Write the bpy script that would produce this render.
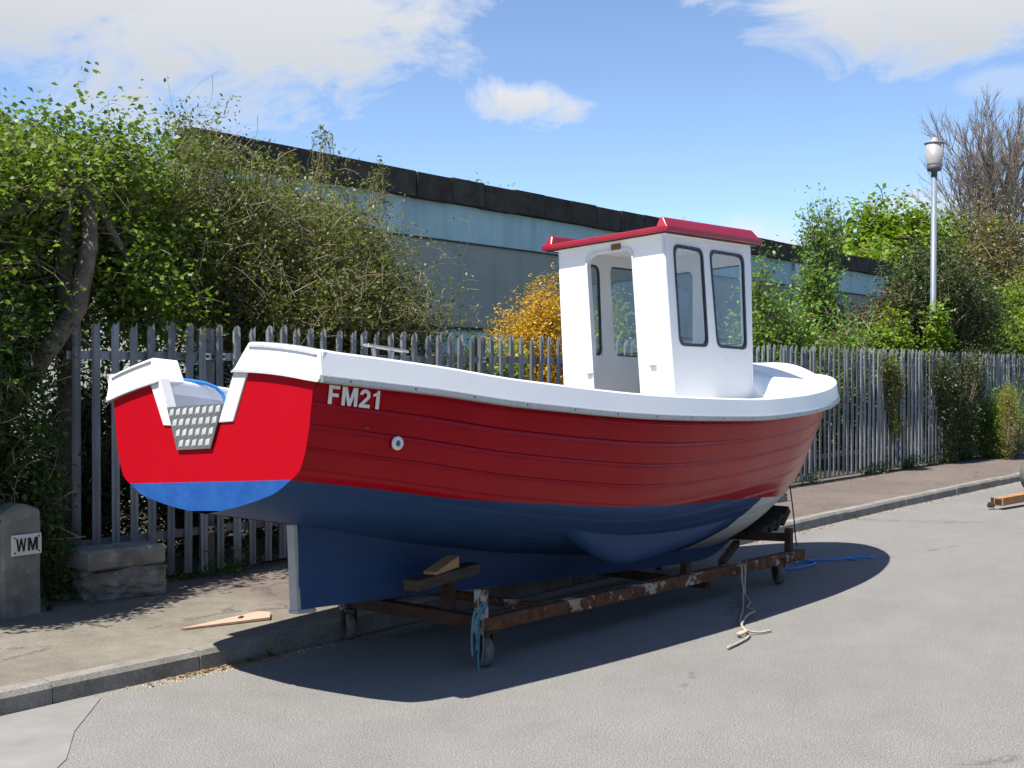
import bpy, bmesh, math, random
import numpy as np
from mathutils import Vector, Matrix, Euler
from mathutils.geometry import tessellate_polygon

for o in list(bpy.data.objects):
    bpy.data.objects.remove(o)
scene = bpy.context.scene
COL = scene.collection
R = math.radians
random.seed(7)

# ------------------------------------------------------------------ camera
# World: +X runs along the road (away to the right), +Y towards the fence.
cam_d = bpy.data.cameras.new('camera')
cam = bpy.data.objects.new('camera', cam_d)
COL.objects.link(cam)
cam_d.sensor_width = 36.0
cam_d.lens = 36.0 * 1240.0 / 1024.0
cam_d.clip_start = 0.1
cam_d.clip_end = 4000
YAW = 39.385
cam.location = (0, 0, 1.70)
cam.rotation_euler = (R(90 - 0.554), 0, R(YAW - 90))
scene.camera = cam

# ------------------------------------------------------------------ sky, sun, exposure
SUN_TO = Vector((-0.53, 0.08, 1.0)).normalized()
SUN_EL = math.asin(SUN_TO.z)
SUN_AZ = math.atan2(SUN_TO.x, SUN_TO.y)          # clockwise from +Y
world = bpy.data.worlds.new('World')
scene.world = world
world.use_nodes = True
wn, wl = world.node_tree.nodes, world.node_tree.links
wn.clear()
w_out = wn.new('ShaderNodeOutputWorld')
w_bg = wn.new('ShaderNodeBackground')
sky = wn.new('ShaderNodeTexSky')
sky.sky_type = 'NISHITA'
sky.sun_disc = False
sky.sun_elevation = SUN_EL
sky.sun_rotation = SUN_AZ
sky.altitude = 20
sky.air_density = 0.7
sky.dust_density = 0.12
sky.ozone_density = 2.5
SKY_STRENGTH = 0.115
w_bg.inputs['Strength'].default_value = SKY_STRENGTH

w_tc = wn.new('ShaderNodeTexCoord')
def wmath(op, a, b=None, c=None, clamp=False):
    n = wn.new('ShaderNodeMath'); n.operation = op; n.use_clamp = clamp
    for i, v in enumerate((a, b, c)):
        if v is None: continue
        if isinstance(v, (int, float)): n.inputs[i].default_value = v
        else: wl.new(v, n.inputs[i])
    return n.outputs[0]
def wdot(v):
    n = wn.new('ShaderNodeVectorMath'); n.operation = 'DOT_PRODUCT'
    wl.new(w_tc.outputs['Generated'], n.inputs[0]); n.inputs[1].default_value = v
    return n.outputs['Value']
def wnoise(scale, detail, rough, off=0.0, dist=0.0):
    m = wn.new('ShaderNodeMapping'); m.inputs['Location'].default_value = (off, off * 1.7, off * .6)
    m.inputs['Scale'].default_value = (1, 1, 1.9)
    wl.new(w_tc.outputs['Generated'], m.inputs['Vector'])
    n = wn.new('ShaderNodeTexNoise'); n.inputs['Scale'].default_value = scale
    n.inputs['Detail'].default_value = detail; n.inputs['Roughness'].default_value = rough
    n.inputs['Distortion'].default_value = dist
    wl.new(m.outputs['Vector'], n.inputs['Vector'])
    return n.outputs['Fac']
edge_noise = wnoise(11.0, 9, .64, 3.1, .5)
edge2 = wnoise(3.2, 3, .5, 8.3)
wob = wmath('ADD', wmath('MULTIPLY', wmath('SUBTRACT', edge_noise, .5), 1.9), wmath('MULTIPLY', wmath('SUBTRACT', edge2, .5), 1.3))
# fair-weather clouds: azimuth from the road direction (deg), elevation, half-width, half-height (deg), density
CLOUDS = [(50.8, 17.2, 11.8, 6.2, 1.0), (61, 17.3, 9, 4.2, 1.0), (38.6, 12.3, 3.2, 1.6, 1.0), (21.5, 16.8, 9.5, 4.0, 1.0),
          (28.2, 5.4, 5.5, 1.6, .6), (17.5, 12.2, 2.6, .8, .3), (20.5, 7.2, 3.0, 1.0, .5),
          (-5, 14, 10, 3, .9), (-50, 16, 14, 4, .9), (-110, 18, 14, 4.5, .9), (165, 18, 14, 4.5, .9), (105, 18, 13, 4.5, .9), (40, 48, 18, 8, .8)]
total = None; shade = None
for az, el, hw, hh, dens in CLOUDS:
    a_, e_ = R(az), R(el)
    c = Vector((math.cos(e_) * math.cos(a_), math.cos(e_) * math.sin(a_), math.sin(e_)))
    h = Vector((-math.sin(a_), math.cos(a_), 0)); v = c.cross(h)
    if v.z < 0: v = -v
    A = wdot(h / math.sin(R(hw)))
    B = wmath('ADD', wdot(v / math.sin(R(hh))), 0.0)
    r2 = wmath('ADD', wmath('MULTIPLY', A, A), wmath('MULTIPLY', B, B))
    front = wmath('GREATER_THAN', wdot(c), 0.3)
    m = wmath('SUBTRACT', wmath('ADD', 1.0, wob), wmath('SQRT', r2))
    m = wmath('MULTIPLY', m, 2.3, clamp=True)
    m = wmath('MULTIPLY', wmath('SMOOTH_MIN', m, 1.0, .1), wmath('MULTIPLY', front, dens), clamp=True)
    total = m if total is None else wmath('MAXIMUM', total, m)
    s_ = wmath('MULTIPLY', m, wmath('MULTIPLY_ADD', B, -.5, .35, clamp=True))
    shade = s_ if shade is None else wmath('MAXIMUM', shade, s_)
total = wmath('MULTIPLY', total, wmath('MULTIPLY_ADD', edge_noise, .9, .66, clamp=True), clamp=True)
ccol = wn.new('ShaderNodeMix'); ccol.data_type = 'RGBA'
CB = 0.50 / SKY_STRENGTH
ccol.inputs['A'].default_value = (CB * .97, CB, CB * 1.04, 1)
ccol.inputs['B'].default_value = (CB * .62, CB * .66, CB * .71, 1)
wl.new(shade, ccol.inputs['Factor'])
wmix = wn.new('ShaderNodeMix'); wmix.data_type = 'RGBA'
wl.new(total, wmix.inputs['Factor'])
wl.new(sky.outputs['Color'], wmix.inputs['A'])
wl.new(ccol.outputs['Result'], wmix.inputs['B'])
wl.new(wmix.outputs['Result'], w_bg.inputs['Color'])
wl.new(w_bg.outputs[0], w_out.inputs[0])

sun_d = bpy.data.lights.new('sun', 'SUN')
sun_d.energy = 5.0
sun_d.angle = R(0.53)
sun_d.color = (1.0, 0.955, 0.88)
sun = bpy.data.objects.new('sun', sun_d)
COL.objects.link(sun)
sun.rotation_euler = SUN_TO.to_track_quat('Z', 'Y').to_euler()
sun.location = (0, 0, 30)

scene.view_settings.view_transform = 'Standard'
scene.view_settings.look = 'None'
scene.view_settings.gamma = 1
scene.view_settings.use_curve_mapping = False
scene.view_settings.exposure = 0.85

# ------------------------------------------------------------------ helpers
def tag(o, label=None, cat=None, group=None, kind=None):
    if label: o['label'] = label
    if cat: o['category'] = cat
    if group: o['group'] = group
    if kind: o['kind'] = kind
    return o

def empty(name, loc=(0, 0, 0), rot=(0, 0, 0)):
    o = bpy.data.objects.new(name, None); COL.objects.link(o)
    o.location = loc; o.rotation_euler = rot; o.empty_display_size = .1
    return o

def link(name, me, mat, parent=None, smooth=False, bevel=0, segs=2):
    o = bpy.data.objects.new(name, me); COL.objects.link(o)
    if mat and not me.materials: me.materials.append(mat)
    if parent is not None: o.parent = parent
    if smooth:
        me.polygons.foreach_set('use_smooth', [True] * len(me.polygons))
        if smooth == 'angle': me.set_sharp_from_angle(angle=R(32))
    if bevel:
        b = o.modifiers.new('bevel', 'BEVEL'); b.width = bevel; b.segments = segs; b.limit_method = 'ANGLE'; b.angle_limit = R(40)
    return o

class MB:
    def __init__(s): s.v = []; s.f = []
    def add(s, vs, fs):
        n = len(s.v); s.v += [tuple(p) for p in vs]; s.f += [tuple(i + n for i in f) for f in fs]; return s
    def box(s, c, d, rot=None):
        x, y, z = [k / 2 for k in d]
        vs = [Vector((sx * x, sy * y, sz * z)) for sx in (-1, 1) for sy in (-1, 1) for sz in (-1, 1)]
        if rot is not None:
            m = Euler(rot).to_matrix(); vs = [m @ p for p in vs]
        vs = [p + Vector(c) for p in vs]
        return s.add(vs, [(0, 1, 3, 2), (4, 6, 7, 5), (0, 4, 5, 1), (2, 3, 7, 6), (0, 2, 6, 4), (1, 5, 7, 3)])
    def bar(s, a, b, w, h, up=(0, 0, 1)):
        a, b = Vector(a), Vector(b); d = (b - a).normalized(); u = Vector(up)
        if abs(d.dot(u)) > .98: u = Vector((1, 0, 0))
        si = d.cross(u).normalized(); u = si.cross(d).normalized()
        vs = [p + si * (w / 2 * i) + u * (h / 2 * j) for p in (a, b) for i, j in ((-1, -1), (1, -1), (1, 1), (-1, 1))]
        return s.add(vs, [(3, 2, 1, 0), (4, 5, 6, 7), (0, 1, 5, 4), (1, 2, 6, 5), (2, 3, 7, 6), (3, 0, 4, 7)])
    def tube(s, path, r, n=6, cap=True):
        path = [Vector(p) for p in path]; k = len(path)
        rs = r if isinstance(r, (list, tuple)) else [r] * k
        vs = []; prev = None
        for i, p in enumerate(path):
            t = (path[min(i + 1, k - 1)] - path[max(i - 1, 0)]).normalized()
            if prev is None:
                a = t.orthogonal().normalized()
            else:
                a = (prev - t * prev.dot(t)).normalized()
            prev = a; b = t.cross(a)
            for j in range(n):
                q = 2 * math.pi * j / n
                vs.append(p + (a * math.cos(q) + b * math.sin(q)) * rs[i])
        fs = [(i * n + j, i * n + (j + 1) % n, (i + 1) * n + (j + 1) % n, (i + 1) * n + j) for i in range(k - 1) for j in range(n)]
        if cap: fs += [tuple(range(n - 1, -1, -1)), tuple((k - 1) * n + j for j in range(n))]
        return s.add(vs, fs)
    def lathe(s, prof, n=24, c=(0, 0, 0), axis=None):
        m = Matrix.Identity(3) if axis is None else Vector(axis).to_track_quat('Z', 'Y').to_matrix()
        vs = []
        for r, z in prof:
            for j in range(n):
                q = 2 * math.pi * j / n
                vs.append(m @ Vector((r * math.cos(q), r * math.sin(q), z)) + Vector(c))
        k = len(prof)
        fs = [(i * n + j, i * n + (j + 1) % n, (i + 1) * n + (j + 1) % n, (i + 1) * n + j) for i in range(k - 1) for j in range(n)]
        fs += [tuple(range(n - 1, -1, -1)), tuple((k - 1) * n + j for j in range(n))]
        return s.add(vs, fs)
    def panel(s, loops, fn, t):
        """flat plate with holes: loops of 2-D points, fn(u, v, w) -> xyz, thickness t along w"""
        flat = [p for l in loops for p in l]
        tris = tessellate_polygon([[Vector((p[0], p[1], 0)) for p in l] for l in loops])
        n = len(flat)
        vs = [fn(p[0], p[1], 0) for p in flat] + [fn(p[0], p[1], t) for p in flat]
        fs = [tuple(q) for q in tris] + [tuple(i + n for i in reversed(q)) for q in tris]
        o = 0
        for l in loops:
            k = len(l)
            for i in range(k):
                a, b = o + i, o + (i + 1) % k
                fs.append((a, b, b + n, a + n))
            o += k
        return s.add(vs, fs)
    def mesh(s, name, fix=True):
        me = bpy.data.meshes.new(name); me.from_pydata(s.v, [], s.f); me.update()
        if fix:
            bm = bmesh.new(); bm.from_mesh(me); bmesh.ops.recalc_face_normals(bm, faces=bm.faces); bm.to_mesh(me); bm.free()
        return me
    def build(s, name, mat, parent=None, smooth=False, bevel=0, segs=2, fix=True):
        return link(name, s.mesh(name, fix), mat, parent, smooth, bevel, segs)

def sstep(e0, e1, x):
    t = min(1, max(0, (x - e0) / (e1 - e0))); return t * t * (3 - 2 * t)

def pchip(xs, ys):
    xs = np.array(xs, float); ys = np.array(ys, float); h = np.diff(xs); d = np.diff(ys) / h
    m = np.zeros(len(xs)); m[0] = d[0]; m[-1] = d[-1]
    for i in range(1, len(xs) - 1):
        if d[i - 1] * d[i] > 0:
            w1 = 2 * h[i] + h[i - 1]; w2 = h[i] + 2 * h[i - 1]
            m[i] = (w1 + w2) / (w1 / d[i - 1] + w2 / d[i])
    def f(x):
        x = np.clip(x, xs[0], xs[-1]); i = np.clip(np.searchsorted(xs, x) - 1, 0, len(xs) - 2)
        t = (x - xs[i]) / h[i]
        return (2*t**3 - 3*t**2 + 1)*ys[i] + (t**3 - 2*t**2 + t)*h[i]*m[i] + (-2*t**3 + 3*t**2)*ys[i+1] + (t**3 - t**2)*h[i]*m[i+1]
    return f

# ------------------------------------------------------------------ materials
class NT:
    def __init__(s, name):
        s.m = bpy.data.materials.new(name); s.m.use_nodes = True
        s.n, s.l = s.m.node_tree.nodes, s.m.node_tree.links
        s.b = s.n['Principled BSDF']; s.tc = s.n.new('ShaderNodeTexCoord')
    def vec(s, scale=(1, 1, 1), coord='Object', loc=(0, 0, 0)):
        if coord == 'World':
            g = s.n.new('ShaderNodeNewGeometry'); src = g.outputs['Position']
        else: src = s.tc.outputs[coord]
        m = s.n.new('ShaderNodeMapping'); m.inputs['Scale'].default_value = scale; m.inputs['Location'].default_value = loc
        s.l.new(src, m.inputs['Vector']); return m.outputs['Vector']
    def noise(s, scale, detail=4, rough=.55, vec=None, dist=0):
        t = s.n.new('ShaderNodeTexNoise'); t.inputs['Scale'].default_value = scale; t.inputs['Detail'].default_value = detail
        t.inputs['Roughness'].default_value = rough; t.inputs['Distortion'].default_value = dist
        s.l.new(vec if vec is not None else s.tc.outputs['Object'], t.inputs['Vector']); return t.outputs['Fac']
    def voro(s, scale, vec=None, feature='F1', out='Distance', rnd=1):
        t = s.n.new('ShaderNodeTexVoronoi'); t.inputs['Scale'].default_value = scale; t.feature = feature
        t.inputs['Randomness'].default_value = rnd
        s.l.new(vec if vec is not None else s.tc.outputs['Object'], t.inputs['Vector']); return t.outputs[out]
    def ramp(s, fac, stops, interp='LINEAR'):
        r = s.n.new('ShaderNodeValToRGB'); r.color_ramp.interpolation = interp
        while len(r.color_ramp.elements) < len(stops): r.color_ramp.elements.new(.5)
        for e, (p, c) in zip(r.color_ramp.elements, stops):
            e.position = p; e.color = (c, c, c, 1) if isinstance(c, (int, float)) else (*c, 1)
        s.l.new(fac, r.inputs['Fac']); return r.outputs['Color']
    def math(s, op, a, b=None, c=None, clamp=False):
        n = s.n.new('ShaderNodeMath'); n.operation = op; n.use_clamp = clamp
        for i, v in enumerate((a, b, c)):
            if v is None: continue
            if isinstance(v, (int, float)): n.inputs[i].default_value = v
            else: s.l.new(v, n.inputs[i])
        return n.outputs[0]
    def mix(s, fac, a, b, mode='MIX'):
        n = s.n.new('ShaderNodeMix'); n.data_type = 'RGBA'; n.blend_type = mode
        for k, v in (('Factor', fac), ('A', a), ('B', b)):
            if isinstance(v, (int, float)): n.inputs[k].default_value = v if k == 'Factor' else (v, v, v, 1)
            elif isinstance(v, tuple): n.inputs[k].default_value = (*v, 1) if len(v) == 3 else v
            else: s.l.new(v, n.inputs[k])
        return n.outputs['Result']
    def attr(s, name, out='Fac'):
        a = s.n.new('ShaderNodeAttribute'); a.attribute_name = name; return a.outputs[out]
    def set(s, color=None, rough=None, metal=None, spec=None, bump=None, bstr=.3, bdist=.01, coat=None):
        def put(k, v):
            if v is None: return
            if isinstance(v, (int, float)): s.b.inputs[k].default_value = v
            elif isinstance(v, tuple): s.b.inputs[k].default_value = (*v, 1)
            else: s.l.new(v, s.b.inputs[k])
        put('Base Color', color); put('Roughness', rough); put('Metallic', metal); put('Specular IOR Level', spec); put('Coat Weight', coat)
        if bump is not None:
            n = s.n.new('ShaderNodeBump'); n.inputs['Strength'].default_value = bstr; n.inputs['Distance'].default_value = bdist
            s.l.new(bump, n.inputs['Height']); s.l.new(n.outputs[0], s.b.inputs['Normal'])
        return s.m

def simple(name, c1, c2, scale=6, rough=.5, metal=0, bstr=.15, bscale=60, coord='Object', spec=.5, bdist=.004, detail=5):
    t = NT(name); v = t.vec((1, 1, 1), coord)
    n = t.noise(scale, detail, .6, v)
    c = t.ramp(n, [(.3, c1), (.7, c2)])
    return t.set(c, t.math('MULTIPLY_ADD', n, .15, rough - .075), metal, spec, t.noise(bscale, 4, .6, v), bstr, bdist)

M = {}
def make_mats():
    # asphalt
    t = NT('asphalt'); v = t.vec((1, 1, 1), 'World'); va = t.vec((.08, 1, 1), 'World')
    big = t.noise(.45, 5, .6, v); mid = t.noise(3.5, 5, .65, v); fine = t.noise(130, 3, .7, v)
    track = t.noise(1.3, 3, .5, va)
    base = t.ramp(big, [(.3, (.165, .160, .150)), (.7, (.19, .184, .173))])
    base = t.mix(t.math('MULTIPLY', t.ramp(track, [(.35, 0.), (.7, 1.)]), .35), base, (.21, .203, .19))
    base = t.mix(.22, base, t.ramp(mid, [(.25, .3), (.75, .68)]), 'OVERLAY')
    base = t.mix(.8, base, t.ramp(fine, [(.34, .08), (.5, .5), (.66, .95)]), 'OVERLAY')
    chips = t.voro(70, v); chipsel = t.noise(9, 2, .5, v)
    cm = t.math('MULTIPLY', t.math('LESS_THAN', chips, .17), t.math('GREATER_THAN', t.voro(70, v, out='Color'), .74))
    base = t.mix(t.math('MULTIPLY', cm, .85), base, (.5, .49, .46))
    dk = t.math('MULTIPLY', t.math('LESS_THAN', t.voro(17, v), .11), t.math('LESS_THAN', t.voro(17, v, out='Color'), .28))
    base = t.mix(t.math('MULTIPLY', dk, .8), base, (.07, .068, .065))
    stain = t.ramp(t.noise(1.1, 6, .7, t.vec((.5, 1, 1), 'World', (3, 1, 0)), 1.0), [(.58, 0.), (.72, 1.)])
    base = t.mix(t.math('MULTIPLY', stain, .28), base, (.13, .126, .12))
    ck = t.voro(.33, t.vec((.55, 1, 1), 'World', (.3, .7, 0)), 'DISTANCE_TO_EDGE')
    ckw = t.math('ADD', ck, t.math('MULTIPLY', t.math('SUBTRACT', t.noise(5, 5, .7, v), .5), .09))
    crack = t.math('MULTIPLY', t.ramp(t.math('ABSOLUTE', ckw), [(.0, 1.), (.006, 0.)]), t.math('GREATER_THAN', t.noise(.6, 2, .5, v), .56))
    base = t.mix(t.math('MULTIPLY', crack, .6), base, (.06, .06, .06))
    M['asphalt'] = t.set(base, .93, 0, .25, t.math('ADD', fine, t.math('MULTIPLY', chips, .6)), .3, .005)
    # pavement: pale concrete near, reddish tarmac further along
    t = NT('pavement'); v = t.vec((1, 1, 1), 'World')
    sep = t.n.new('ShaderNodeSeparateXYZ'); t.l.new(v, sep.inputs[0])
    big = t.noise(.9, 5, .62, v); fine = t.noise(90, 3, .7, v); mid = t.noise(7, 5, .65, v)
    conc = t.ramp(big, [(.3, (.15, .133, .105)), (.7, (.205, .188, .155))])
    red = t.ramp(big, [(.3, (.118, .095, .082)), (.7, (.155, .127, .11))])
    f = t.math('ADD', sep.outputs['X'], t.math('MULTIPLY', t.math('SUBTRACT', t.noise(2.2, 4, .6, v), .5), 1.1))
    f = t.math('MULTIPLY_ADD', f, 2.2, -2.2 * 5.2, clamp=True)
    base = t.mix(f, conc, red)
    base = t.mix(.45, base, t.ramp(mid, [(.25, .3), (.75, .68)]), 'OVERLAY')
    base = t.mix(.5, base, t.ramp(fine, [(.3, .25), (.7, .75)]), 'OVERLAY')
    ck = t.voro(.8, t.vec((.7, 1, 1), 'World', (.4, .2, 0)), 'DISTANCE_TO_EDGE')
    ckw = t.math('ADD', ck, t.math('MULTIPLY', t.math('SUBTRACT', t.noise(6, 5, .7, v), .5), .16))
    crack = t.math('MULTIPLY', t.ramp(t.math('ABSOLUTE', ckw), [(.0, 1.), (.014, 0.)]), t.math('GREATER_THAN', t.noise(1.1, 2, .5, v), .47))
    base = t.mix(t.math('MULTIPLY', crack, .7), base, (.07, .06, .05))
    dirt = t.ramp(t.noise(1.6, 6, .7, t.vec((1, 1, 1), 'World', (5, 3, 0))), [(.54, 0.), (.66, 1.)])
    base = t.mix(t.math('MULTIPLY', dirt, .4), base, (.12, .1, .08))
    M['pavement'] = t.set(base, .93, 0, .25, t.math('SUBTRACT', t.math('ADD', fine, mid), crack), .5, .006)
    t = NT('kerb_concrete'); v = t.vec((1, 1, 1), 'World')
    base = t.ramp(t.noise(5, 6, .65, v), [(.3, (.15, .14, .12)), (.7, (.27, .255, .225))])
    base = t.mix(.5, base, t.ramp(t.noise(80, 3, .7, v), [(.3, .25), (.7, .75)]), 'OVERLAY')
    M['kerb'] = t.set(base, .9, 0, .3, t.noise(60, 5, .7, v), .5, .006)
    M['soil'] = simple('soil', (.035, .03, .02), (.09, .075, .05), 3, .95, 0, .8, 20, 'World', .2, .03)
    M['patch'] = simple('patch_concrete', (.175, .17, .16), (.24, .235, .22), 2.5, .9, 0, .4, 90, 'World', .3, .005)
    M['grit'] = simple('grit', (.2, .15, .09), (.42, .36, .26), 40, .95, 0, .2, 60)
    M['litter'] = simple('leaf_litter', (.12, .07, .03), (.35, .22, .09), 18, .8)
    # fence
    t = NT('galvanised'); v = t.vec((1, 1, 1), 'World')
    n = t.noise(14, 5, .6, t.vec((1, 1, .25), 'World')); n2 = t.noise(2.0, 3, .5, v)
    base = t.mix(.5, t.ramp(n, [(.25, (.15, .16, .165)), (.75, (.265, .28, .285))]), t.ramp(n2, [(.3, .3), (.7, .65)]), 'OVERLAY')
    streak = t.ramp(t.noise(30, 4, .7, t.vec((1, 1, .06), 'World')), [(.6, 0.), (.75, 1.)])
    base = t.mix(t.math('MULTIPLY', streak, .3), base, (.12, .115, .09))
    oi = t.n.new('ShaderNodeObjectInfo')
    base = t.mix(.8, base, t.ramp(oi.outputs['Random'], [(0, .36), (.5, .5), (1, .64)]), 'OVERLAY')
    M['galv'] = t.set(base, .55, .25, .5, n, .15, .003)
    M['bright_steel'] = simple('bright_steel', (.45, .46, .47), (.62, .63, .64), 25, .38, .8, .1, 120)
    # concrete things
    t = NT('old_concrete'); v = t.vec()
    base = t.ramp(t.noise(5, 6, .7, v), [(.3, (.15, .143, .122)), (.7, (.34, .325, .28))])
    lich = t.ramp(t.noise(11, 5, .7, v), [(.58, 0.), (.66, 1.)])
    base = t.mix(t.math('MULTIPLY', lich, .6), base, (.42, .40, .33))
    moss = t.ramp(t.noise(3, 4, .6, t.vec(loc=(4, 2, 1))), [(.55, 0.), (.7, 1.)])
    base = t.mix(t.math('MULTIPLY', moss, .5), base, (.06, .065, .03))
    M['oldconc'] = t.set(base, .95, 0, .2, t.noise(28, 6, .75, v), .8, .015)
    M['plaque'] = simple('plaque_white', (.62, .61, .57), (.78, .77, .73), 20, .5)
    M['black_paint'] = simple('black_paint', (.008, .008, .009), (.02, .02, .022), 20, .45)
    # boat
    t = NT('hull_shaded_paint'); v = t.vec()
    sep = t.n.new('ShaderNodeSeparateXYZ'); t.l.new(t.tc.outputs['Object'], sep.inputs[0])
    wlv = t.math('ADD', t.attr('wl'), t.math('MULTIPLY', t.math('SUBTRACT', t.noise(7, 3, .5, v), .5), .006))
    isred = t.math('GREATER_THAN', wlv, 0.0)
    fwd = t.math('GREATER_THAN', t.math('ADD', t.attr('fw'), t.math('MULTIPLY', t.math('SUBTRACT', t.noise(9, 3, .5, v), .5), .06)), 0.0)
    n = t.noise(3, 5, .6, v); st = t.noise(6, 4, .6, t.vec((.15, .4, 1)))
    red = t.mix(t.ramp(n, [(.3, 0.), (.7, 1.)]), (.30, .001, .006), (.345, .002, .009))
    sc = t.ramp(t.noise(22, 7, .75, t.vec((.12, .5, 1))), [(.66, 0.), (.74, 1.)])
    red = t.mix(t.math('MULTIPLY', sc, .22), red, (.42, .10, .10))
    run = t.ramp(t.noise(9, 4, .6, t.vec((1, 1, .12))), [(.5, 0.), (.8, 1.)])
    red = t.mix(t.math('MULTIPLY', run, .25), red, (.17, .002, .006))
    blue = t.mix(t.ramp(st, [(.3, 0.), (.7, 1.)]), (.018, .048, .125), (.027, .064, .155))  # the hull side's shade is put into this duller blue
    scuff = t.ramp(t.noise(16, 6, .75, t.vec((.3, .8, 1))), [(.62, 0.), (.72, 1.)])
    blue = t.mix(t.math('MULTIPLY', scuff, .25), blue, (.05, .10, .21))
    grey = t.mix(n, (.50, .50, .47), (.60, .60, .57))
    low = t.mix(fwd, blue, grey)
    c = t.mix(isred, low, red)
    M['hull'] = t.set(c, t.math('ADD', t.math('MULTIPLY_ADD', isred, -.24, .46), t.math('MULTIPLY', n, .1)), 0, .16, t.noise(2.2, 2, .5, v), .05, .02)
    t = NT('transom_sunlit_paint'); v = t.vec()
    wlv = t.attr('wl'); isred = t.math('GREATER_THAN', wlv, 0.0)
    n = t.noise(4, 5, .6, v)
    red = t.mix(n, (.33, .0005, .006), (.38, .001, .009))
    blue = t.mix(t.ramp(t.noise(8, 6, .7, v), [(.35, 0.), (.75, 1.)]), (.012, .062, .23), (.025, .095, .29))  # same blue paint as the hull, with sunlight put into the brighter colour
    scf = t.ramp(t.noise(26, 7, .78, t.vec((1, .45, 1))), [(.63, 0.), (.70, 1.)])
    blue = t.mix(t.math('MULTIPLY', scf, .5), blue, (.16, .28, .52))
    red = t.mix(t.math('MULTIPLY', t.ramp(t.noise(14, 6, .75, t.vec((1, .4, 1), loc=(3, 1, 2))), [(.55, 0.), (.75, 1.)]), .35), red, (.22, .0005, .006))
    M['transom'] = t.set(t.mix(isred, blue, red), t.math('MULTIPLY_ADD', n, .15, .45), 0, .08, t.noise(30, 4, .6, v), .06, .01)
    t = NT('gelcoat_white'); v = t.vec()
    n = t.noise(1.6, 5, .6, v)
    g = t.ramp(n, [(.3, (.83, .83, .82)), (.7, (.88, .88, .865))])
    dirt = t.ramp(t.noise(9, 6, .7, t.vec((1, 1, .3))), [(.6, 0.), (.8, 1.)])
    g = t.mix(t.math('MULTIPLY', dirt, .12), g, (.45, .42, .36))
    M['white'] = t.set(g, t.math('MULTIPLY_ADD', n, .1, .24), 0, .5, t.noise(3, 3, .5, v), .03, .02)
    tl = t.n.new('ShaderNodeBsdfTranslucent'); tl.inputs['Color'].default_value = (.92, .88, .84, 1)
    t2 = M['white'].copy(); t2.name = 'thin_white_laminate'; nt = t2.node_tree
    tb_ = next(n for n in nt.nodes if n.type == 'BSDF_TRANSLUCENT'); pb = nt.nodes['Principled BSDF']; mo = nt.nodes['Material Output']
    mx2 = nt.nodes.new('ShaderNodeMixShader'); mx2.inputs[0].default_value = .14
    nt.links.new(pb.outputs[0], mx2.inputs[1]); nt.links.new(tb_.outputs[0], mx2.inputs[2]); nt.links.new(mx2.outputs[0], mo.inputs['Surface'])
    M['laminate'] = t2
    M['liner'] = simple('liner_grey', (.52, .53, .55), (.62, .63, .65), 3, .5, 0, .05, 20)
    M['roof_red'] = simple('roof_red', (.27, .006, .022), (.32, .009, .03), 3, .3, 0, .04, 12)
    rt = M['roof_red'].node_tree; rl = rt.nodes.new('ShaderNodeBsdfTranslucent'); rl.inputs[0].default_value = (.95, .62, .58, 1)
    rm = rt.nodes.new('ShaderNodeMixShader'); rm.inputs[0].default_value = .16
    rt.links.new(rt.nodes['Principled BSDF'].outputs[0], rm.inputs[1]); rt.links.new(rl.outputs[0], rm.inputs[2]); rt.links.new(rm.outputs[0], rt.nodes['Material Output'].inputs['Surface'])
    M['rubber'] = simple('window_seal', (.012, .014, .025), (.022, .025, .04), 20, .5)
    M['alu'] = simple('aluminium', (.36, .36, .35), (.46, .46, .45), 30, .45, .6, .08, 200)
    M['tread'] = simple('tread_plate', (.12, .12, .115), (.17, .17, .16), 30, .5, .4, .1, 150)
    M['tread_hi'] = simple('tread_bar', (.72, .72, .72), (.82, .82, .82), 30, .3, .5, .05, 150)
    M['trim'] = simple('trim_white', (.55, .555, .55), (.66, .665, .66), 4, .45)
    M['stern_metal'] = simple('stern_metal', (.26, .265, .26), (.38, .385, .38), 6, .6)
    M['brass'] = simple('brass_plate', (.16, .08, .02), (.26, .13, .04), 30, .4, .5)
    t = NT('glass')
    tr = t.n.new('ShaderNodeBsdfTransparent'); tr.inputs[0].default_value = (.955, .97, .97, 1)
    gl = t.n.new('ShaderNodeBsdfGlossy'); gl.inputs['Roughness'].default_value = .02
    fr0 = t.n.new('ShaderNodeLayerWeight'); fr = t.n.new('ShaderNodeMath'); fr.operation = 'MULTIPLY_ADD'; pw = t.n.new('ShaderNodeMath'); pw.operation = 'POWER'; pw.inputs[1].default_value = 4.0
    t.l.new(fr0.outputs['Facing'], pw.inputs[0]); t.l.new(pw.outputs[0], fr.inputs[0]); fr.inputs[1].default_value = .5; fr.inputs[2].default_value = .04
    mx = t.n.new('ShaderNodeMixShader')
    t.l.new(fr.outputs[0], mx.inputs[0]); t.l.new(tr.outputs[0], mx.inputs[1]); t.l.new(gl.outputs[0], mx.inputs[2])
    t.l.new(mx.outputs[0], t.n['Material Output'].inputs['Surface']); M['glass'] = t.m
    # trolley
    t = NT('rusty_steel'); v = t.vec((1, 1, 1), 'World')
    rust = t.ramp(t.noise(16, 6, .7, v), [(.25, (.028, .014, .008)), (.55, (.11, .045, .018)), (.8, (.20, .085, .03))])
    paint = t.ramp(t.noise(5.5, 6, .68, v, .4), [(.565, 0.), (.60, 1.)])
    c = t.mix(t.math('MULTIPLY', paint, .9), rust, t.ramp(t.noise(9, 3, .6, v), [(.35, (.34, .27, .13)), (.65, (.42, .41, .37))]))
    M['rust'] = t.set(c, .8, 0, .3, t.noise(45, 5, .7, v), .6, .006)
    t = NT('painted_rust'); v = t.vec((1, 1, 1), 'World')
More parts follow.
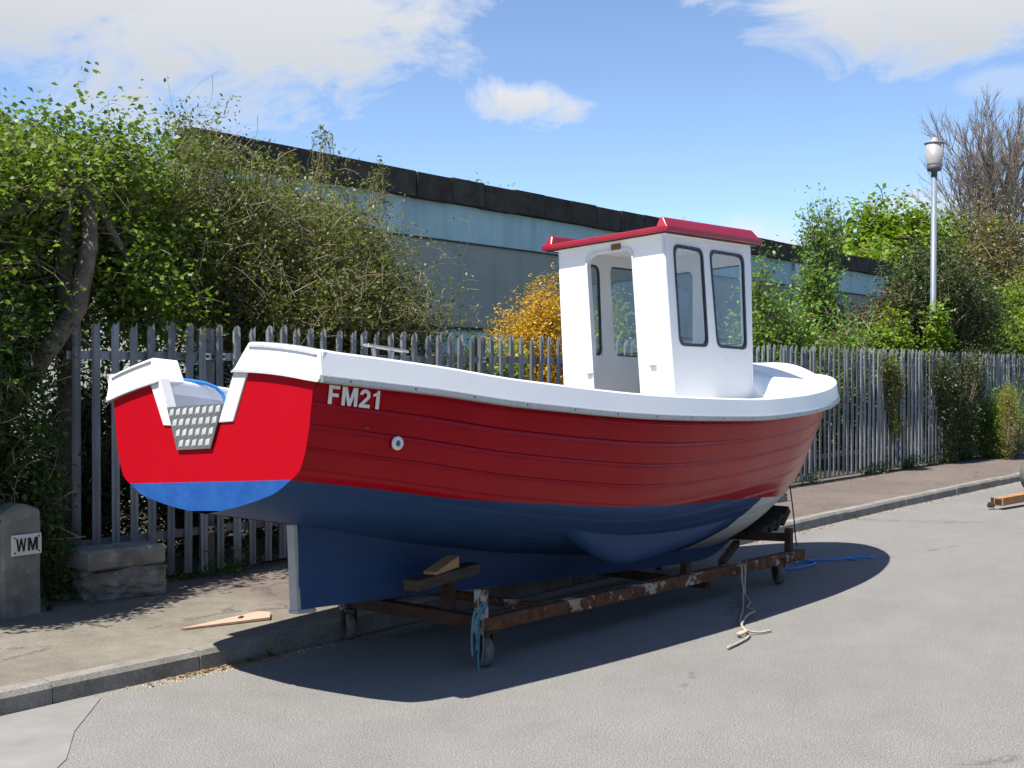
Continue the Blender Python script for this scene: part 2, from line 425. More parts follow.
    rust = t.ramp(t.noise(16, 6, .7, v), [(.25, (.028, .014, .008)), (.55, (.10, .04, .016)), (.8, (.18, .075, .027))])
    paint = t.ramp(t.noise(13, 6, .68, v, .4), [(.48, 0.), (.52, 1.)])
    M['painted_rust'] = t.set(t.mix(t.math('MULTIPLY', paint, .85), rust, (.36, .35, .31)), .8, 0, .3, t.noise(45, 5, .7, v), .6, .006)
    t = NT('dark_rust'); v = t.vec((1, 1, 1), 'World')
    M['dark_rust'] = t.set(t.ramp(t.noise(14, 6, .7, v), [(.3, (.02, .012, .008)), (.75, (.09, .045, .022))]), .85, 0, .3, t.noise(40, 5, .7, v), .6, .006)
    M['orange_rust'] = simple('orange_rust', (.28, .13, .045), (.42, .24, .11), 9, .85, 0, .5, 60)
    M['tyre'] = simple('tyre_rubber', (.07, .068, .065), (.13, .128, .12), 30, .85, 0, .3, 90)
    M['hub'] = simple('wheel_hub', (.02, .015, .012), (.07, .045, .03), 20, .7)
    def wood(name, a, b):
        t = NT(name); v = t.vec((.6, 6, 6))
        M[name] = t.set(t.ramp(t.noise(7, 6, .65, v, .6), [(.3, a), (.7, b)]), .75, 0, .3, t.noise(22, 5, .7, v), .3, .004)
    wood('wood_light', (.34, .19, .08), (.50, .31, .15))
    wood('wood_dark', (.03, .022, .015), (.09, .065, .045))
    wood('wood_black', (.008, .007, .006), (.022, .018, .016))
    wood('wood_pink', (.42, .26, .19), (.52, .35, .27))
    M['twine_blue'] = simple('twine_teal', (.05, .17, .21), (.10, .26, .30), 60, .8)
    M['rope_blue'] = simple('rope_blue', (.02, .20, .62), (.05, .32, .78), 60, .6)
    M['rope_tan'] = simple('rope_tan', (.30, .25, .19), (.48, .42, .34), 60, .9, 0, .6, 220)
    M['wire'] = simple('wire_dark', (.03, .03, .035), (.06, .06, .065), 60, .6)
    # building
    t = NT('render_wall'); v = t.vec((1, 1, 1), 'World')
    n = t.noise(1.2, 6, .65, v); stk = t.noise(3.2, 5, .65, t.vec((1, 1, .05), 'World'))
    c = t.ramp(n, [(.3, (.29, .315, .275)), (.7, (.35, .375, .33))])
    c = t.mix(t.math('MULTIPLY', t.ramp(stk, [(.5, 0.), (.72, 1.)]), .5), c, (.20, .21, .17))
    M['wall'] = t.set(c, .9, 0, .25, t.noise(50, 4, .6, v), .2, .004)
    t = NT('blue_band'); v = t.vec((1, 1, 1), 'World')
    n = t.noise(1.5, 6, .65, v); stk = t.noise(4, 5, .65, t.vec((1, 1, .08), 'World'))
    c = t.ramp(n, [(.3, (.36, .54, .57)), (.7, (.44, .62, .65))])
    c = t.mix(t.math('MULTIPLY', t.ramp(stk, [(.48, 0.), (.72, 1.)]), .5), c, (.24, .32, .32))
    M['band'] = t.set(c, .85, 0, .25, t.noise(50, 4, .6, v), .2, .004)
    t = NT('coping_concrete'); v = t.vec((1, 1, 1), 'World'); oi = t.n.new('ShaderNodeObjectInfo')
    c = t.ramp(t.noise(4, 6, .7, v), [(.3, (.035, .03, .025)), (.7, (.085, .075, .062))])
    c = t.mix(.5, c, t.ramp(oi.outputs['Random'], [(0, .35), (1, .6)]), 'OVERLAY')
    M['coping'] = t.set(c, .95, 0, .2, t.noise(20, 5, .7, v), .5, .02)
    M['drain'] = simple('white_pipe', (.6, .6, .58), (.72, .72, .70), 3, .5)
    M['darkgap'] = simple('dark_opening', (.012, .012, .013), (.025, .025, .027), 3, .6)
    M['lamp_post'] = simple('lamp_post_paint', (.15, .175, .21), (.20, .225, .265), 6, .5, .2)
    M['lamp_glass'] = simple('lamp_diffuser', (.30, .29, .275), (.36, .35, .33), 8, .4)
    M['lamp_dark'] = simple('lamp_collar', (.06, .065, .08), (.11, .115, .13), 8, .6)
    M['bark'] = simple('bark', (.07, .055, .04), (.21, .17, .13), 9, .95, 0, .8, 40, 'World', .2, .02)
    M['twig'] = simple('twig', (.14, .105, .07), (.32, .26, .175), 5, .9, 0, .2, 60, 'World', .2)
    M['twig_grey'] = simple('twig_grey', (.14, .11, .09), (.26, .215, .18), 5, .9, 0, .2, 60, 'World', .2)
    M['pole_wood'] = simple('pole_wood', (.06, .045, .035), (.14, .11, .085), 8, .95, 0, .6, 40, 'World', .2, .01)
    M['teal_shrub_wire'] = M['galv']

def leaf_mat(name, cols, trans=.35, rough=.45, clump=.9):
    t = NT(name)
    g = t.n.new('ShaderNodeNewGeometry')
    rnd = g.outputs['Random Per Island']
    cl = t.noise(clump, 4, .6, t.vec((1, 1, 1), 'World'))
    f = t.math('ADD', t.math('MULTIPLY', rnd, .55), t.math('MULTIPLY', t.math('SUBTRACT', cl, .28), 1.0), clamp=True)
    k = len(cols)
    c = t.ramp(f, [(i / (k - 1) if k > 1 else 0, cc) for i, cc in enumerate(cols)])
    t.set(c, rough, 0, .35)
    tr = t.n.new('ShaderNodeBsdfTranslucent')
    t.l.new(t.mix(1.0, c, (1.4, 1.4, .6), 'MULTIPLY'), tr.inputs['Color'])
    mx = t.n.new('ShaderNodeMixShader'); mx.inputs[0].default_value = trans
    t.l.new(t.b.outputs[0], mx.inputs[1]); t.l.new(tr.outputs[0], mx.inputs[2])
    t.l.new(mx.outputs[0], t.n['Material Output'].inputs['Surface'])
    return t.m
make_mats()
LM = {
    'creeper': leaf_mat('leaf_creeper', [(.04, .07, .012), (.09, .15, .02), (.17, .25, .03), (.28, .34, .05)]),
    'haw': leaf_mat('leaf_hawthorn', [(.04, .06, .015), (.085, .115, .024), (.14, .17, .035), (.22, .23, .07)], .35),
    'dark': leaf_mat('leaf_dark', [(.012, .026, .008), (.028, .055, .012), (.05, .085, .018), (.10, .11, .04)], .2),
    'gold': leaf_mat('leaf_gold', [(.20, .13, .008), (.46, .27, .012), (.64, .39, .02), (.70, .48, .05)], .35),
    'variegated': leaf_mat('leaf_variegated', [(.06, .13, .03), (.14, .24, .05), (.30, .36, .08), (.42, .42, .16)], .3),
    'sapling': leaf_mat('leaf_sapling', [(.05, .11, .02), (.10, .20, .035), (.17, .28, .05), (.24, .33, .08)], .4),
    'maple': leaf_mat('leaf_maple', [(.06, .11, .010), (.11, .19, .014), (.18, .27, .022), (.26, .33, .035)], .35),
    'copper': leaf_mat('leaf_copper', [(.05, .022, .012), (.09, .04, .018), (.10, .07, .022), (.08, .11, .025)], .25),
    'brown': leaf_mat('leaf_brown', [(.08, .065, .03), (.11, .09, .035), (.13, .13, .035), (.12, .16, .04)], .25),
    'conifer': leaf_mat('leaf_conifer', [(.02, .06, .008), (.05, .13, .012), (.10, .20, .016), (.16, .24, .02)], .2),
    'weed': leaf_mat('leaf_weed', [(.03, .07, .012), (.06, .13, .02), (.12, .18, .035)], .3),
    'holly': leaf_mat('leaf_holly', [(.02, .05, .010), (.04, .09, .014), (.06, .125, .02), (.09, .16, .03)], .25),
    'goldgreen': leaf_mat('leaf_goldgreen', [(.06, .12, .010), (.15, .18, .014), (.32, .28, .018), (.42, .36, .03)], .3),
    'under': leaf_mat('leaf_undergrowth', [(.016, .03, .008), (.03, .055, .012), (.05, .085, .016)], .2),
}

# ------------------------------------------------------------------ setting: ground, road, pavement, kerb
def kerb_n(s):
    return float(np.interp(s, [-60, 5, 9, 15, 30, 200], [5.80, 5.83, 5.92, 6.09, 6.15, 6.3]))

def sheet(name, pts, z, mat, kind='structure'):
    m = MB(); m.add([(x, y, z) for x, y in pts], [tuple(range(len(pts)))])
    return tag(m.build(name, mat, fix=False), kind=kind)

sheet('ground', [(-1500, -1500), (1500, -1500), (1500, 1500), (-1500, 1500)], -.012, M['soil'])
ss = [-60, -20, 0, 3, 5, 7, 9, 11, 13, 15, 20, 30, 60, 200]
m = MB(); vs = []; fs = []
for s in ss:
    vs += [(s, -5.6, 0), (s, kerb_n(s) + .03, 0)]
for i in range(len(ss) - 1): fs.append((2*i, 2*i+2, 2*i+3, 2*i+1))
m.add(vs, fs); tag(m.build('road', M['asphalt'], fix=False), kind='structure')
# far-side footway of the road, behind the photographer
m = MB(); m.box((70, -6.9, .0), (260, 2.6, .22)); tag(m.build('opposite_pavement', M['pavement']), kind='structure')
# pavement slab
m = MB(); vs = []; fs = []
for s in ss:
    k = kerb_n(s) + .122
    vs += [(s, k, .112), (s, 8.15, .125)]
for i in range(len(ss) - 1): fs.append((2*i, 2*i+2, 2*i+3, 2*i+1))
m.add(vs, fs); tag(m.build('pavement', M['pavement'], fix=False), kind='structure')
# planting bed behind the fence
m = MB(); nx, ny = 60, 8; vs = []; fs = []
rr = random.Random(3)
for i in range(nx + 1):
    for j in range(ny + 1):
        vs.append((-6 + 56 * i / nx, 8.05 + 4.6 * j / ny, .135 + rr.uniform(-.05, .07) * (j > 0)))
for i in range(nx):
    for j in range(ny):
        a = i * (ny + 1) + j; fs.append((a, a + ny + 1, a + ny + 2, a + 1))
m.add(vs, fs); tag(m.build('planting_bed', M['soil'], fix=False), kind='structure')

# kerb of separate stones
kerb = empty('kerb', (3, kerb_n(3), 0)); tag(kerb, kind='structure')
prof = [(0, -.1), (.012, .085), (.03, .112), (.12, .116), (.12, -.1)]
mb = MB(); L = .907
mb.add([(x, y, z) for x in (0, L) for y, z in prof], [(i, (i+1) % 5, (i+1) % 5 + 5, i + 5) for i in range(5)] + [(4, 3, 2, 1, 0), (5, 6, 7, 8, 9)])
kme = mb.mesh('kerb_stone'); kme.materials.append(M['kerb'])
kr = random.Random(12)
for i in range(66):
    s0 = -3 + .915 * i; s1 = s0 + .915
    o = bpy.data.objects.new('kerb_stone', kme); COL.objects.link(o); o.parent = kerb
    o.location = (s0 - 3 + kr.uniform(-.002, .002), kerb_n(s0) - kerb_n(3) + kr.uniform(-.004, .004), kr.uniform(-.005, .005))
    o.rotation_euler = (kr.uniform(-.012, .012), kr.uniform(-.003, .003), math.atan2(kerb_n(s1) - kerb_n(s0), .915) + kr.uniform(-.004, .004))
m = MB(); m.box((57.5 + 70 - 3 - 3 + 2, kerb_n(100) - kerb_n(3) + .06, .0), (126, .12, .23)); m.build('far_kerb', M['kerb'], kerb)

# pale concrete patch in the gutter
pp = [(2.2, 4.55), (2.62, 4.66), (2.95, 4.95), (3.2, 5.3), (3.62, 5.74), (3.6, 5.82), (1.2, 5.80), (1.2, 4.5)]
sheet('concrete_patch', pp, .004, M['patch'])

# ------------------------------------------------------------------ grit, litter, tufts along the gutter (uncountable)
def scatter_grit():
    rng = np.random.default_rng(5); v = []; f = []
    def stone(x, y, z, r):
        n = len(v)
        for dx, dy, dz in ((1, 0, 0), (-.6, .8, 0), (-.5, -.9, 0), (.1, 0, .9)):
            v.append((x + dx*r*rng.uniform(.6, 1.3), y + dy*r*rng.uniform(.6, 1.3), z + dz*r*.8))
        f.extend([(n, n+1, n+3), (n+1, n+2, n+3), (n+2, n, n+3)])
    for _ in range(2600):
        s = rng.uniform(1.5, 26); d = abs(rng.normal(0, .07)); stone(s, kerb_n(s) - .01 - d, 0, rng.uniform(.002, .008))
    for _ in range(900):
        s = rng.normal(4.5, .35); stone(s, kerb_n(s) - .01 - abs(rng.normal(0, .05)), 0, rng.uniform(.003, .011))
    for _ in range(700):
        stone(rng.uniform(2.5, 20), rng.uniform(.5, 5.7), 0, rng.uniform(.0015, .005))
    for _ in range(900):
        s = rng.uniform(3, 20); stone(s, 7.9 - abs(rng.normal(0, .2)), .124, rng.uniform(.003, .009))
    me = bpy.data.meshes.new('grit'); me.from_pydata(v, [], f); me.update()
    tag(link('gutter_grit', me, M['grit']), 'loose grit and small stones lying along the kerb', 'grit', kind='stuff')
    v2 = []; f2 = []
    for _ in range(900):
        q = rng.uniform()
        if q < .25: s = rng.normal(4.55, .3); y = kerb_n(s) - .015 - abs(rng.normal(0, .04)); z = .006
        elif q < .6: s = rng.uniform(8, 22); y = kerb_n(s) - .015 - abs(rng.normal(0, .05)); z = .006
        else: s = rng.uniform(3, 22); y = 7.85 - abs(rng.normal(0, .16)); z = .13
        a = rng.uniform(0, 6.28); l = rng.uniform(.008, .022); n = len(v2); c, si = math.cos(a), math.sin(a)
        for u, w_, h in ((-l, 0, 0), (0, -l*.4, .004), (l, 0, .002), (0, l*.4, .007)):
            v2.append((s + u*c - w_*si, y + u*si + w_*c, z + h))
        f2.append((n, n+1, n+2, n+3))
    me = bpy.data.meshes.new('litter'); me.from_pydata(v2, [], f2); me.update()
    tag(link('dead_leaf_litter', me, M['litter']), 'dry brown leaf scraps along the kerb and fence foot', 'litter', kind='stuff')
scatter_grit()

# ------------------------------------------------------------------ warehouse behind
def building():
    A = Vector((8.9, 12.27)); B = Vector((31.6, 13.15)); d = (B - A).normalized(); n = Vector((-d.y, d.x)); LEN = (B - A).length
    root = empty('warehouse', (A.x, A.y, 0), (0, 0, math.atan2(d.y, d.x)))
    tag(root, 'long low blue grey warehouse with dark concrete coping behind the fence', 'building')
    D = 9.0
    m = MB(); m.box((LEN/2, D/2, 1.97), (LEN, D, 3.94)); m.build('wall', M['wall'], root)
    m = MB(); m.box((LEN/2 + .01, D/2, 3.93), (LEN + .03, D + .06, .54)); m.build('blue_fascia', M['band'], root)
    m = MB(); m.box((LEN/2, -.012, 2.36), (LEN, .03, .035)); m.build('drip_line', M['darkgap'], root)
    m = MB(); m.box((LEN/2, -.02, .9), (LEN, .05, 2.8)); m.build('lower_wall', M['band'], root)
    m = MB(); m.box((LEN/2, -.02, 3.652), (LEN, .035, .02)); m.build('shadow_joint', M['darkgap'], root)
    # coping blocks
    w = .78; N = int(LEN / w); me = None; cr = random.Random(2)
    for i in range(N):
        o = None
        if me is None:
            b = MB(); b.box((w/2, .14, .18), (w - .02, .40, .36)); me = b.mesh('coping_block'); me.materials.append(M['coping'])
        o = bpy.data.objects.new('coping_block', me); COL.objects.link(o); o.parent = root
        o.location = (i * w, -.10 + cr.uniform(-.012, .012), 4.202 + cr.uniform(-.01, .01)); o.rotation_euler = (0, cr.uniform(-.004, .004), cr.uniform(-.006, .006))
    for x in (3.0, 7.7, 12.5, 17.3, 22):
        b = MB(); b.box((x, -.01, 2.99), (.03, .03, 1.22)); b.build('panel_joint', M['darkgap'], root)
    b = MB(); b.tube([(16.85, -.09, 4.15), (16.85, -.09, .3)], .055, 10); b.box((16.85, -.07, 3.88), (.2, .18, .22)); b.build('drain_pipe', M['drain'], root, bevel=.01)
    b = MB(); b.box((7.78, -.05, 1.7), (.16, .1, 3.5)); b.build('downpipe_recess', M['darkgap'], root)
    for x in (14.9, 19.2):
        wf = MB(); wf.box((x, -.02, 2.9), (1.1, .06, .9)); wf_o = wf.build('window', M['darkgap'], root)
        b = MB()
        for dx in (-.56, 0, .56): b.box((x + dx, -.05, 2.9), (.05, .04, .98))
        for dz in (-.47, .47): b.box((x, -.051, 2.9 + dz), (1.17, .04, .05))
        b.build('window_frame', M['drain'], wf_o)
building()

def opposite_side():  # unseen building, added to block low sky and bounce light onto the boat
    root = empty('added_light_building', (-14, -11.5, 0)); tag(root, 'unseen low building with pale walls, added behind the viewer to shape the light', 'building')
    M['bounce_wall'] = simple('pale_render', (.50, .48, .44), (.60, .58, .53), 2, .9, 0, .3, 40, 'World')  # wall kept pale so that it throws more light back
    M['slate'] = simple('slate', (.05, .055, .06), (.09, .095, .1), 5, .8)
    m = MB(); m.box((25, -4, 1.5), (50, 8, 3.0)); m.build('wall', M['bounce_wall'], root)
    m = MB(); m.add([(-.4, .4, 3.0), (50.4, .4, 3.0), (50.4, -4, 4.6), (-.4, -4, 4.6), (50.4, -8.4, 3.0), (-.4, -8.4, 3.0)], [(0, 1, 2, 3), (3, 2, 4, 5), (0, 3, 5), (1, 4, 2), (0, 5, 4, 1)]); m.build('roof', M['slate'], root)
    for k in range(9):
        m = MB(); m.box((3 + k*5.4, .0, 1.7), (1.6, .1, 1.1)); w = m.build('window', M['darkgap'], root)
        m = MB(); m.box((3 + k*5.4, .06, 1.1), (1.8, .16, .1)); m.build('sill', M['oldconc'], w)
opposite_side()

# ------------------------------------------------------------------ palisade fence
def fence():
    FY = 7.90
    root = empty('palisade_fence', (4.72, FY, .12))
    tag(root, 'grey galvanised palisade fence with split pointed pales along the pavement', 'fence')
    h = 1.955; prof = [(-.034, .004), (-.022, -.012), (-.008, .004), (.008, .004), (.022, -.012), (.034, .004)]
    def pale(h, tip):
        v = []; f = []
        cut = [h - .05, h - .012, h - .022, h - .0, h - .018, h - .05] if tip == 0 else [h - .06, h - .012, h - .03, h - .03, h - .0, h - .045]
        k = len(prof)
        for y2 in (0, .003):
            for (x, y), t in zip(prof, cut):
                v += [(x, y + y2, .05), (x, y + y2, t)]
        for s in (0, 1):
            for i in range(k - 1):
                a = s * 2 * k + 2 * i; q = (a, a + 2, a + 3, a + 1); f.append(q if s == 0 else tuple(reversed(q)))
        for i in range(k - 1):
            a = 2 * i + 1; b = a + 2 * k; f.append((a, a + 2, b + 2, b))
        f += [(0, 1, 2*k + 1, 2*k), (2*k - 2, 4*k - 2, 4*k - 1, 2*k - 1)]
        me = bpy.data.meshes.new('pale'); me.from_pydata(v, [], f); me.update(); me.materials.append(M['galv']); return me
    mes = [pale(h, 0), pale(h - .012, 1)]
    fr = random.Random(4); pitch = .155; N = 178
    for i in range(N):
        o = bpy.data.objects.new('pale', fr.choice(mes)); COL.objects.link(o); o.parent = root
        o.location = (.06 + i * pitch + fr.uniform(-.004, .004), -.03, fr.uniform(-.012, .012))
        o.rotation_euler = (fr.uniform(-.008, .008), fr.gauss(0, .009), fr.uniform(-.22, .22))
    Lf = N * pitch
    for z in (.36, 1.70):
        m = MB(); m.box((Lf/2, .004, z), (Lf, .008, .06)); m.box((Lf/2, .025, z - .028), (Lf, .045, .006)); m.build('rail', M['galv'], root)
    x = 1.26
    while x < Lf:
        m = MB(); m.box((x, .10, .93), (.05, .007, 1.98)); m.box((x - .0, .07, .93), (.10, .006, 1.98)); m.box((x, .13, .93), (.10, .006, 1.98))
        p = m.build('post', M['galv'], root)
        for z in (.36, 1.70):
            b = MB(); b.box((x - .005, -.004, z), (.20, .006, .05)); b.build('fishplate', M['bright_steel'], p)
            for dx in (-.07, -.02, .04, .08):
                c = MB(); c.lathe([(.011, 0), (.011, .008), (.007, .011)], 8, (x + dx, -.007, z), (0, -1, 0)); c.build('bolt', M['dark_rust'], p)
        x += 3.26
fence()

# ------------------------------------------------------------------ concrete marker, blocks, pole, wire mesh
def _two():
    p = [(.35 + .34*math.cos(R(a)), .68 + .32*math.sin(R(a))) for a in range(180, -50, -18)]
    p += [(.30, .185), (.70, .185), (.70, 0), (0, 0), (0, .15)]
    p += [(.35 + .135*math.cos(R(a)), .68 + .135*math.sin(R(a))) for a in range(-42, 190, 18)]
    return p
GLYPH = {'F': ([(0, 0), (.22, 0), (.22, .40), (.62, .40), (.62, .58), (.22, .58), (.22, .82), (.68, .82), (.68, 1), (0, 1)], .72),
         'M': ([(0, 0), (.20, 0), (.20, .66), (.41, 0), (.59, 0), (.80, .66), (.80, 0), (1, 0), (1, 1), (.71, 1), (.5, .33), (.29, 1), (0, 1)], 1.0),
         '2': (_two(), .72), '1': ([(.24, 0), (.46, 0), (.46, 1), (.30, 1), (.25, .88), (.04, .80), (.04, .65), (.24, .72)], .48),
         'W': ([(.18, 0), (.34, 0), (.5, .66), (.66, 0), (.82, 0), (1, 1), (.85, 1), (.73, .30), (.57, 1), (.43, 1), (.27, .30), (.15, 1), (0, 1)], 1.0)}
def text_loops(txt, gap=.13):
    """outlines of the lettering in a box of unit height, scaled to unit total width"""
    out = []; x = 0
    for ch in txt:
        g, w = GLYPH[ch]; out.append([(x + a, b) for a, b in g]); x += w + gap
    tot = x - gap
    return [[(a / tot, b) for a, b in l] for l in out]

def rough_box(name, d, mat, parent, seed, amp=.012, cuts=5, loc=(0, 0, 0), topfn=None, bite=None):
    bm = bmesh.new(); bmesh.ops.create_cube(bm, size=1)
    bmesh.ops.scale(bm, vec=d, verts=bm.verts)
    bmesh.ops.bevel(bm, geom=bm.edges[:], offset=.018, segments=1, affect='EDGES', profile=.5)
    bmesh.ops.subdivide_edges(bm, edges=[e for e in bm.edges if e.calc_length() > .07], cuts=cuts, use_grid_fill=True)
    rg = random.Random(seed)
    for v in bm.verts:
        v.co += Vector((rg.uniform(-1, 1), rg.uniform(-1, 1), rg.uniform(-1, 1))) * amp
        if topfn: topfn(v)
        if bite: bite(v)
        v.co += Vector(loc)
    me = bpy.data.meshes.new(name); bm.to_mesh(me); bm.free()
    return link(name, me, mat, parent)

def marker():
    root = empty('marker_post', (4.17, 7.62, .11), (0, 0, R(4)))
    tag(root, 'short grey concrete marker post with a white WM plate at the left edge', 'marker post')
    def top(v):
        if v.co.z > .3: v.co.z -= max(0, abs(v.co.x) - .03) * .38
    rough_box('post', (.285, .20, .75), M['oldconc'], root, 3, .004, 4, (0, 0, .36), top)
    m = MB(); m.box((.02, -.112, .475), (.215, .012, .135)); pl = m.build('plate', M['plaque'], root, bevel=.003)
    lm = MB()
    for l in text_loops('WM', .16): lm.panel([l], lambda u, v, w: (.02 + (u - .5)*.155, -.1215 + w, .434 + v*.084), .003)
    me = lm.mesh('lettering')
    link('lettering', me, M['black_paint'], pl)
    for dx in (-.088, .088):
        for dz in (-.048, .048):
            b = MB(); b.lathe([(.006, 0), (.006, .004)], 8, (.02 + dx, -.117, .475 + dz), (0, -1, 0)); b.build('screw', M['black_paint'], pl)
marker()

def blocks():
    root = empty('lower_concrete_block', (4.98, 7.66, .115), (0, 0, R(-4)))
    tag(root, 'rough weathered lower concrete block standing on the pavement by the fence', 'concrete block')
    def bite(v):
        dx = (v.co.x + .22); dz = v.co.z - .0
        if v.co.y < -.06 and dx*dx + dz*dz < .011: v.co.y += .10
        if v.co.x < -.22 and v.co.z < -.02: v.co.x += .04
    rough_box('body', (.58, .30, .22), M['oldconc'], root, 8, .013, 6, (0, 0, .11), None, bite)
    root = empty('upper_concrete_block', (4.96, 7.66, .342), (0, 0, R(-2)))
    tag(root, 'squared concrete block laid on top of the rough lower block', 'concrete block')
    rough_box('body', (.60, .31, .14), M['oldconc'], root, 9, .0025, 5, (0, 0, .07))
    # pole and leaning trunk behind wire mesh
    r = empty('timber_pole', (4.84, 8.12, .1)); tag(r, 'dark weathered timber pole at the left end of the palisade fence', 'pole')
    m = MB(); m.tube([(0, 0, 0), (.01, 0, 1), (.0, .01, 2), (.03, .02, 2.95)], [.062, .058, .055, .05], 10); m.build('shaft', M['pole_wood'], r, True)
    f = empty('wire_mesh_fence', (1.5, 8.02, .12)); tag(f, 'sagging diamond wire mesh between the marker post and the timber pole', 'fence')
    m = MB(); Wd, Ht, q = 3.3, 1.55, .062
    k = int((Wd + Ht) / q)
    for i in range(k):
        a = i * q
        for sg in (0, 1):
            x0, z0 = (a, 0) if a < Wd else (Wd, a - Wd)
            x1, z1 = (a - Ht, Ht) if a > Ht else (0, a)
            if sg: x0, x1 = Wd - x0, Wd - x1
            m.tube([(x0, .004*sg, z0), ((x0+x1)/2, .004*sg + .01, (z0+z1)/2), (x1, .004*sg, z1)], .0016, 3, False)
    m.build('mesh_wires', M['galv'], f, fix=False)['kind'] = 'stuff'
    for x in (0.02, 1.6):
        m = MB(); m.tube([(x, .03, 0), (x, .03, 1.65)], .022, 8); m.build('mesh_post', M['galv'], f, True)
blocks()

# ------------------------------------------------------------------ the boat
ZB = .567                          # keel bottom to boat datum
BL = 6.8
_b = pchip([0, 1, 2, 3, 4, 4.65, 5.2, 5.8, 6.1, 6.4, 6.6, 6.72, 6.78, 6.8], [.87, .985, 1.055, 1.09, 1.08, 1.035, .955, .80, .685, .52, .355, .215, .11, 0])
_zt = pchip([0, .7, 1.34, 2.5, 3.8, 4.65, 5.2, 5.8, 6.3, 6.8], [.748, .714, .672, .643, .672, .737, .80, .89, .985, 1.10])
_zk = pchip([0, .55, 1.5, 2.5, 3.5, 4.4, 5.0, 5.3, 5.85, 6.3, 6.48, 6.60, 6.70, 6.77, 6.8], [-.028, -.10, -.25, -.36, -.42, -.44, -.43, -.38, -.20, -.04, .13, .36, .62, .86, 1.02])
_wl = pchip([0, .45, 1.1, 1.8, 2.56, 3.3, 4, 5, 6.8], [.133, .09, .022, -.018, -.05, -.052, -.035, -.03, -.03])
TT = np.linspace(0, 1, 160)
F_TR = np.interp(TT, [0, .04, .124, .26, .38, .51, .81, 1], [.02, .31, .65, .865, .915, .945, .985, 1])
F_MID = np.interp(TT, [0, .03, .08, .16, .27, .40, .6, .8, 1], [.03, .22, .45, .66, .82, .90, .955, .985, 1])
F_FWD = np.interp(TT, [0, .06, .15, .3, .45, .6, .8, 1], [.04, .20, .38, .58, .72, .825, .925, 1])
F_BOW = np.interp(TT, [0, .1, .25, .45, .65, .85, 1], [.07, .24, .42, .60, .76, .905, 1])
def smooth_f(f):
    for _ in range(14): f = np.concatenate([[f[0]], (f[:-2] + 2*f[1:-1] + f[2:]) / 4, [f[-1]]])
    return f
F_TR, F_MID, F_FWD, F_BOW = map(smooth_f, (F_TR, F_MID, F_FWD, F_BOW))
def section(x):
    """half section from the top of the shell down to the rabbet: arrays y, z (boat datum)"""
    if x < 2.4: k = sstep(0, 2.4, x); f = F_TR * (1 - k) + F_MID * k
    elif x < 5.0: k = sstep(2.4, 5.0, x); f = F_MID * (1 - k) + F_FWD * k
    else: k = sstep(5.0, 6.4, x); f = F_FWD * (1 - k) + F_BOW * k
    zk, zt = float(_zk(x)), float(_zt(x)) - .02; b = max(.004, float(_b(x)) - .028)
    return (f * b)[::-1], (zk + TT * max(.02, zt - zk))[::-1]
def hull_y(x, z):
    y, zz = section(x); return float(np.interp(z, zz[::-1], y[::-1]))

boat_rot = Matrix.Rotation(R(3.5), 3, 'Y') @ Matrix.Rotation(R(-4.0), 3, 'X')
boat_O = Vector((3.92, 5.26, 1.0)) + boat_rot @ Vector((0, 0, -ZB))
boat = empty('fishing_boat', boat_O, boat_rot.to_euler())
tag(boat, 'red white and blue fibreglass fishing boat with wheelhouse, parked on a rusty trolley', 'boat')

def bz(p): return (p[0], p[1], p[2] + ZB)

